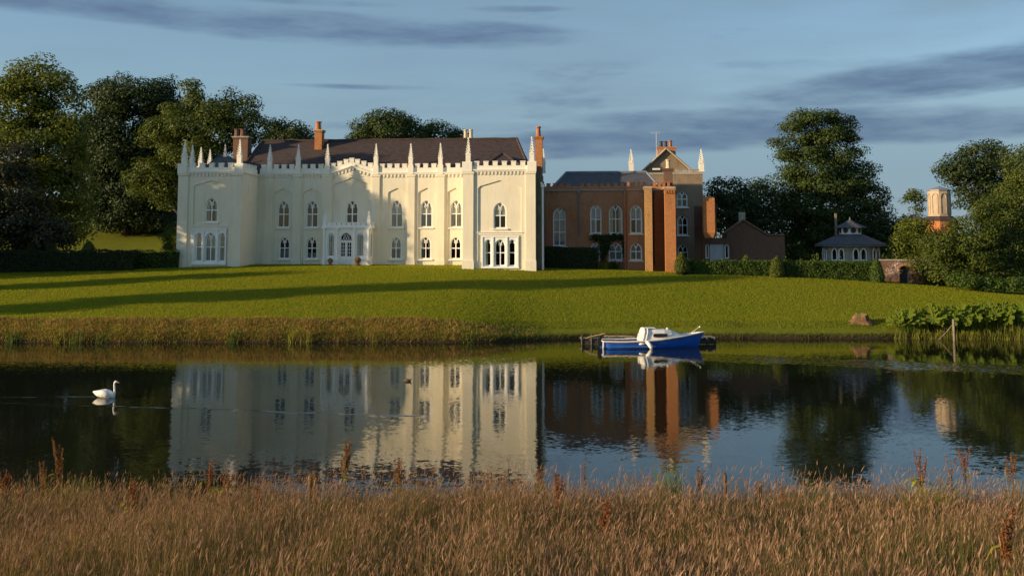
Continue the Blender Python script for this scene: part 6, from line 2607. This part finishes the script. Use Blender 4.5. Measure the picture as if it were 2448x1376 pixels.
for i, d in enumerate((
        ('tall rusty dock against the dark water near the left edge', 142, 1062, 1.05, 'dock_brown', 1, 6, 1.2),
        ('short brown dock just left of the tall rusty dock', 105, 1100, .85, 'dock_brown', 0, 3, .7),
        ('red dock cut by the left edge with yellow leaves', 14, 1132, .95, 'dock_seed', 4, 5, 1.1),
        ('thin reddish dock right of the red dock at the left edge', 50, 1162, .9, 'dock_seed', 1, 3, .7),
        ('slim upright orange dock with yellow foot leaves below the swan', 322, 1150, 1.1, 'dock_seed', 5, 4, 1.1),
        ('orange dock with bright yellow leaves, left of a pair', 502, 1105, 1.1, 'dock_seed', 9, 4, 1.1),
        ('orange dock with bright yellow leaves, right of a pair', 545, 1122, 1.05, 'dock_seed', 7, 5, 1.1),
        ('small orange dock with pale foot leaves left of the round topped stake', 620, 1165, .95, 'dock_seed', 5, 3, .9),
        ('tall many spiked brown dock standing against the cream reflection', 828, 1058, 1.1, 'dock_brown', 2, 7, 1.4),
        ('brown dock with green leaf right of the many spiked dock', 952, 1108, .9, 'dock_brown', 3, 5, 1.0),
        ('rusty dock with one long yellow leaf below the blue water', 1335, 1132, 1.1, 'dock_seed', 4, 5, 1.2),
        ('thin dark dock alone against the blue water', 1398, 1108, .9, 'dock_brown', 1, 2, .5),
        ('brown dock beside the green rush clump', 1672, 1122, .9, 'dock_brown', 3, 4, .8),
        ('dark slim dock right of the short brown stake', 1815, 1148, .8, 'dock_brown', 0, 3, .6),
        ('small dark dock below the great tree reflection', 1868, 1162, .75, 'dock_brown', 0, 3, .5),
        ('red topped dock in the green leafy mound on the right', 2198, 1088, 1.1, 'dock_seed', 6, 4, 1.0),
        ('slender reddish dock between the green mound and the right edge', 2305, 1080, 1.1, 'dock_seed', 4, 5, .9),
        ('thin brown dock left of the slender reddish dock', 2272, 1100, 1.0, 'dock_brown', 1, 2, .5),
        ('brown tufted dock near the right edge', 2418, 1086, 1.1, 'dock_brown', 2, 5, .9),
        ('bright orange dock low in the right foreground grass', 2405, 1240, .95, 'dock_seed', 3, 4, 1.2),
        ('faint reddish dock in the middle foreground grass', 1445, 1200, .9, 'dock_seed', 0, 4, .8))):
    dock(d[0], d[1], d[2], d[3], 300 + i, d[4], d[5], d[6], d[7])


def meadow_clump(name, label, x, yt, h, n, spread, width, mat, seed, group, lean=.25):
    g, h = meadow_spot(x, yt, h)
    upright_clump(name, label, 0, 0, 0, n, h, spread, width, mat, seed, group=group, lean=lean, base=g)


RG = 'green rushes in the meadow'
meadow_clump('rush_clump', 'green rush tuft where the cream and blue reflections meet', 1288, 1140, .8, 110, .22, .012, 'leaf_rush', 401, RG)
meadow_clump('rush_clump', 'tallest bright green rush clump below the orange reflection', 1602, 1098, 1.0, 170, .28, .013, 'leaf_rush', 402, RG)
meadow_clump('rush_clump', 'short green rush tuft left of the tallest rush clump', 1550, 1172, .6, 70, .2, .012, 'leaf_rush', 403, RG)
meadow_clump('rush_clump', 'yellow green rush tuft under the great tree reflection', 1958, 1148, .75, 90, .2, .012, 'leaf_rush', 404, RG)
meadow_clump('rush_clump', 'leafy green mound round the red topped dock', 2215, 1122, .8, 260, .42, .018, 'leaf_reed', 405, RG, .7)
meadow_clump('rush_clump', 'pale green tuft beside the brown tufted dock at right', 2440, 1128, .8, 120, .3, .014, 'leaf_reed', 406, RG)
meadow_clump('rush_clump', 'olive weed patch in front of the tall rusty dock', 215, 1132, .75, 160, .5, .014, 'leaf_reed', 407, RG, .5)
meadow_clump('rush_clump', 'olive weed patch right of the short brown dock', 150, 1125, .8, 130, .4, .014, 'leaf_reed', 408, RG, .5)
for x, yt, yb, r_, lab in ((742, 1134, 1180, .05, 'round topped weathered wooden stake at the near water edge'), (1733, 1128, 1185, .035, 'short dark brown stake among the grass below the blue reflection')):
    g, h = meadow_spot(x, yt, .75)
    m = MB()
    m.lathe([(r_, -.4), (r_ * .95, h - .16), (r_ * 1.05, h - .08), (r_ * .7, h - .02), (.01, h)], 9)
    o = m.build('wooden_stake', 'stump_wood', None, g, smooth=True)
    tag(o, lab, 'stake')
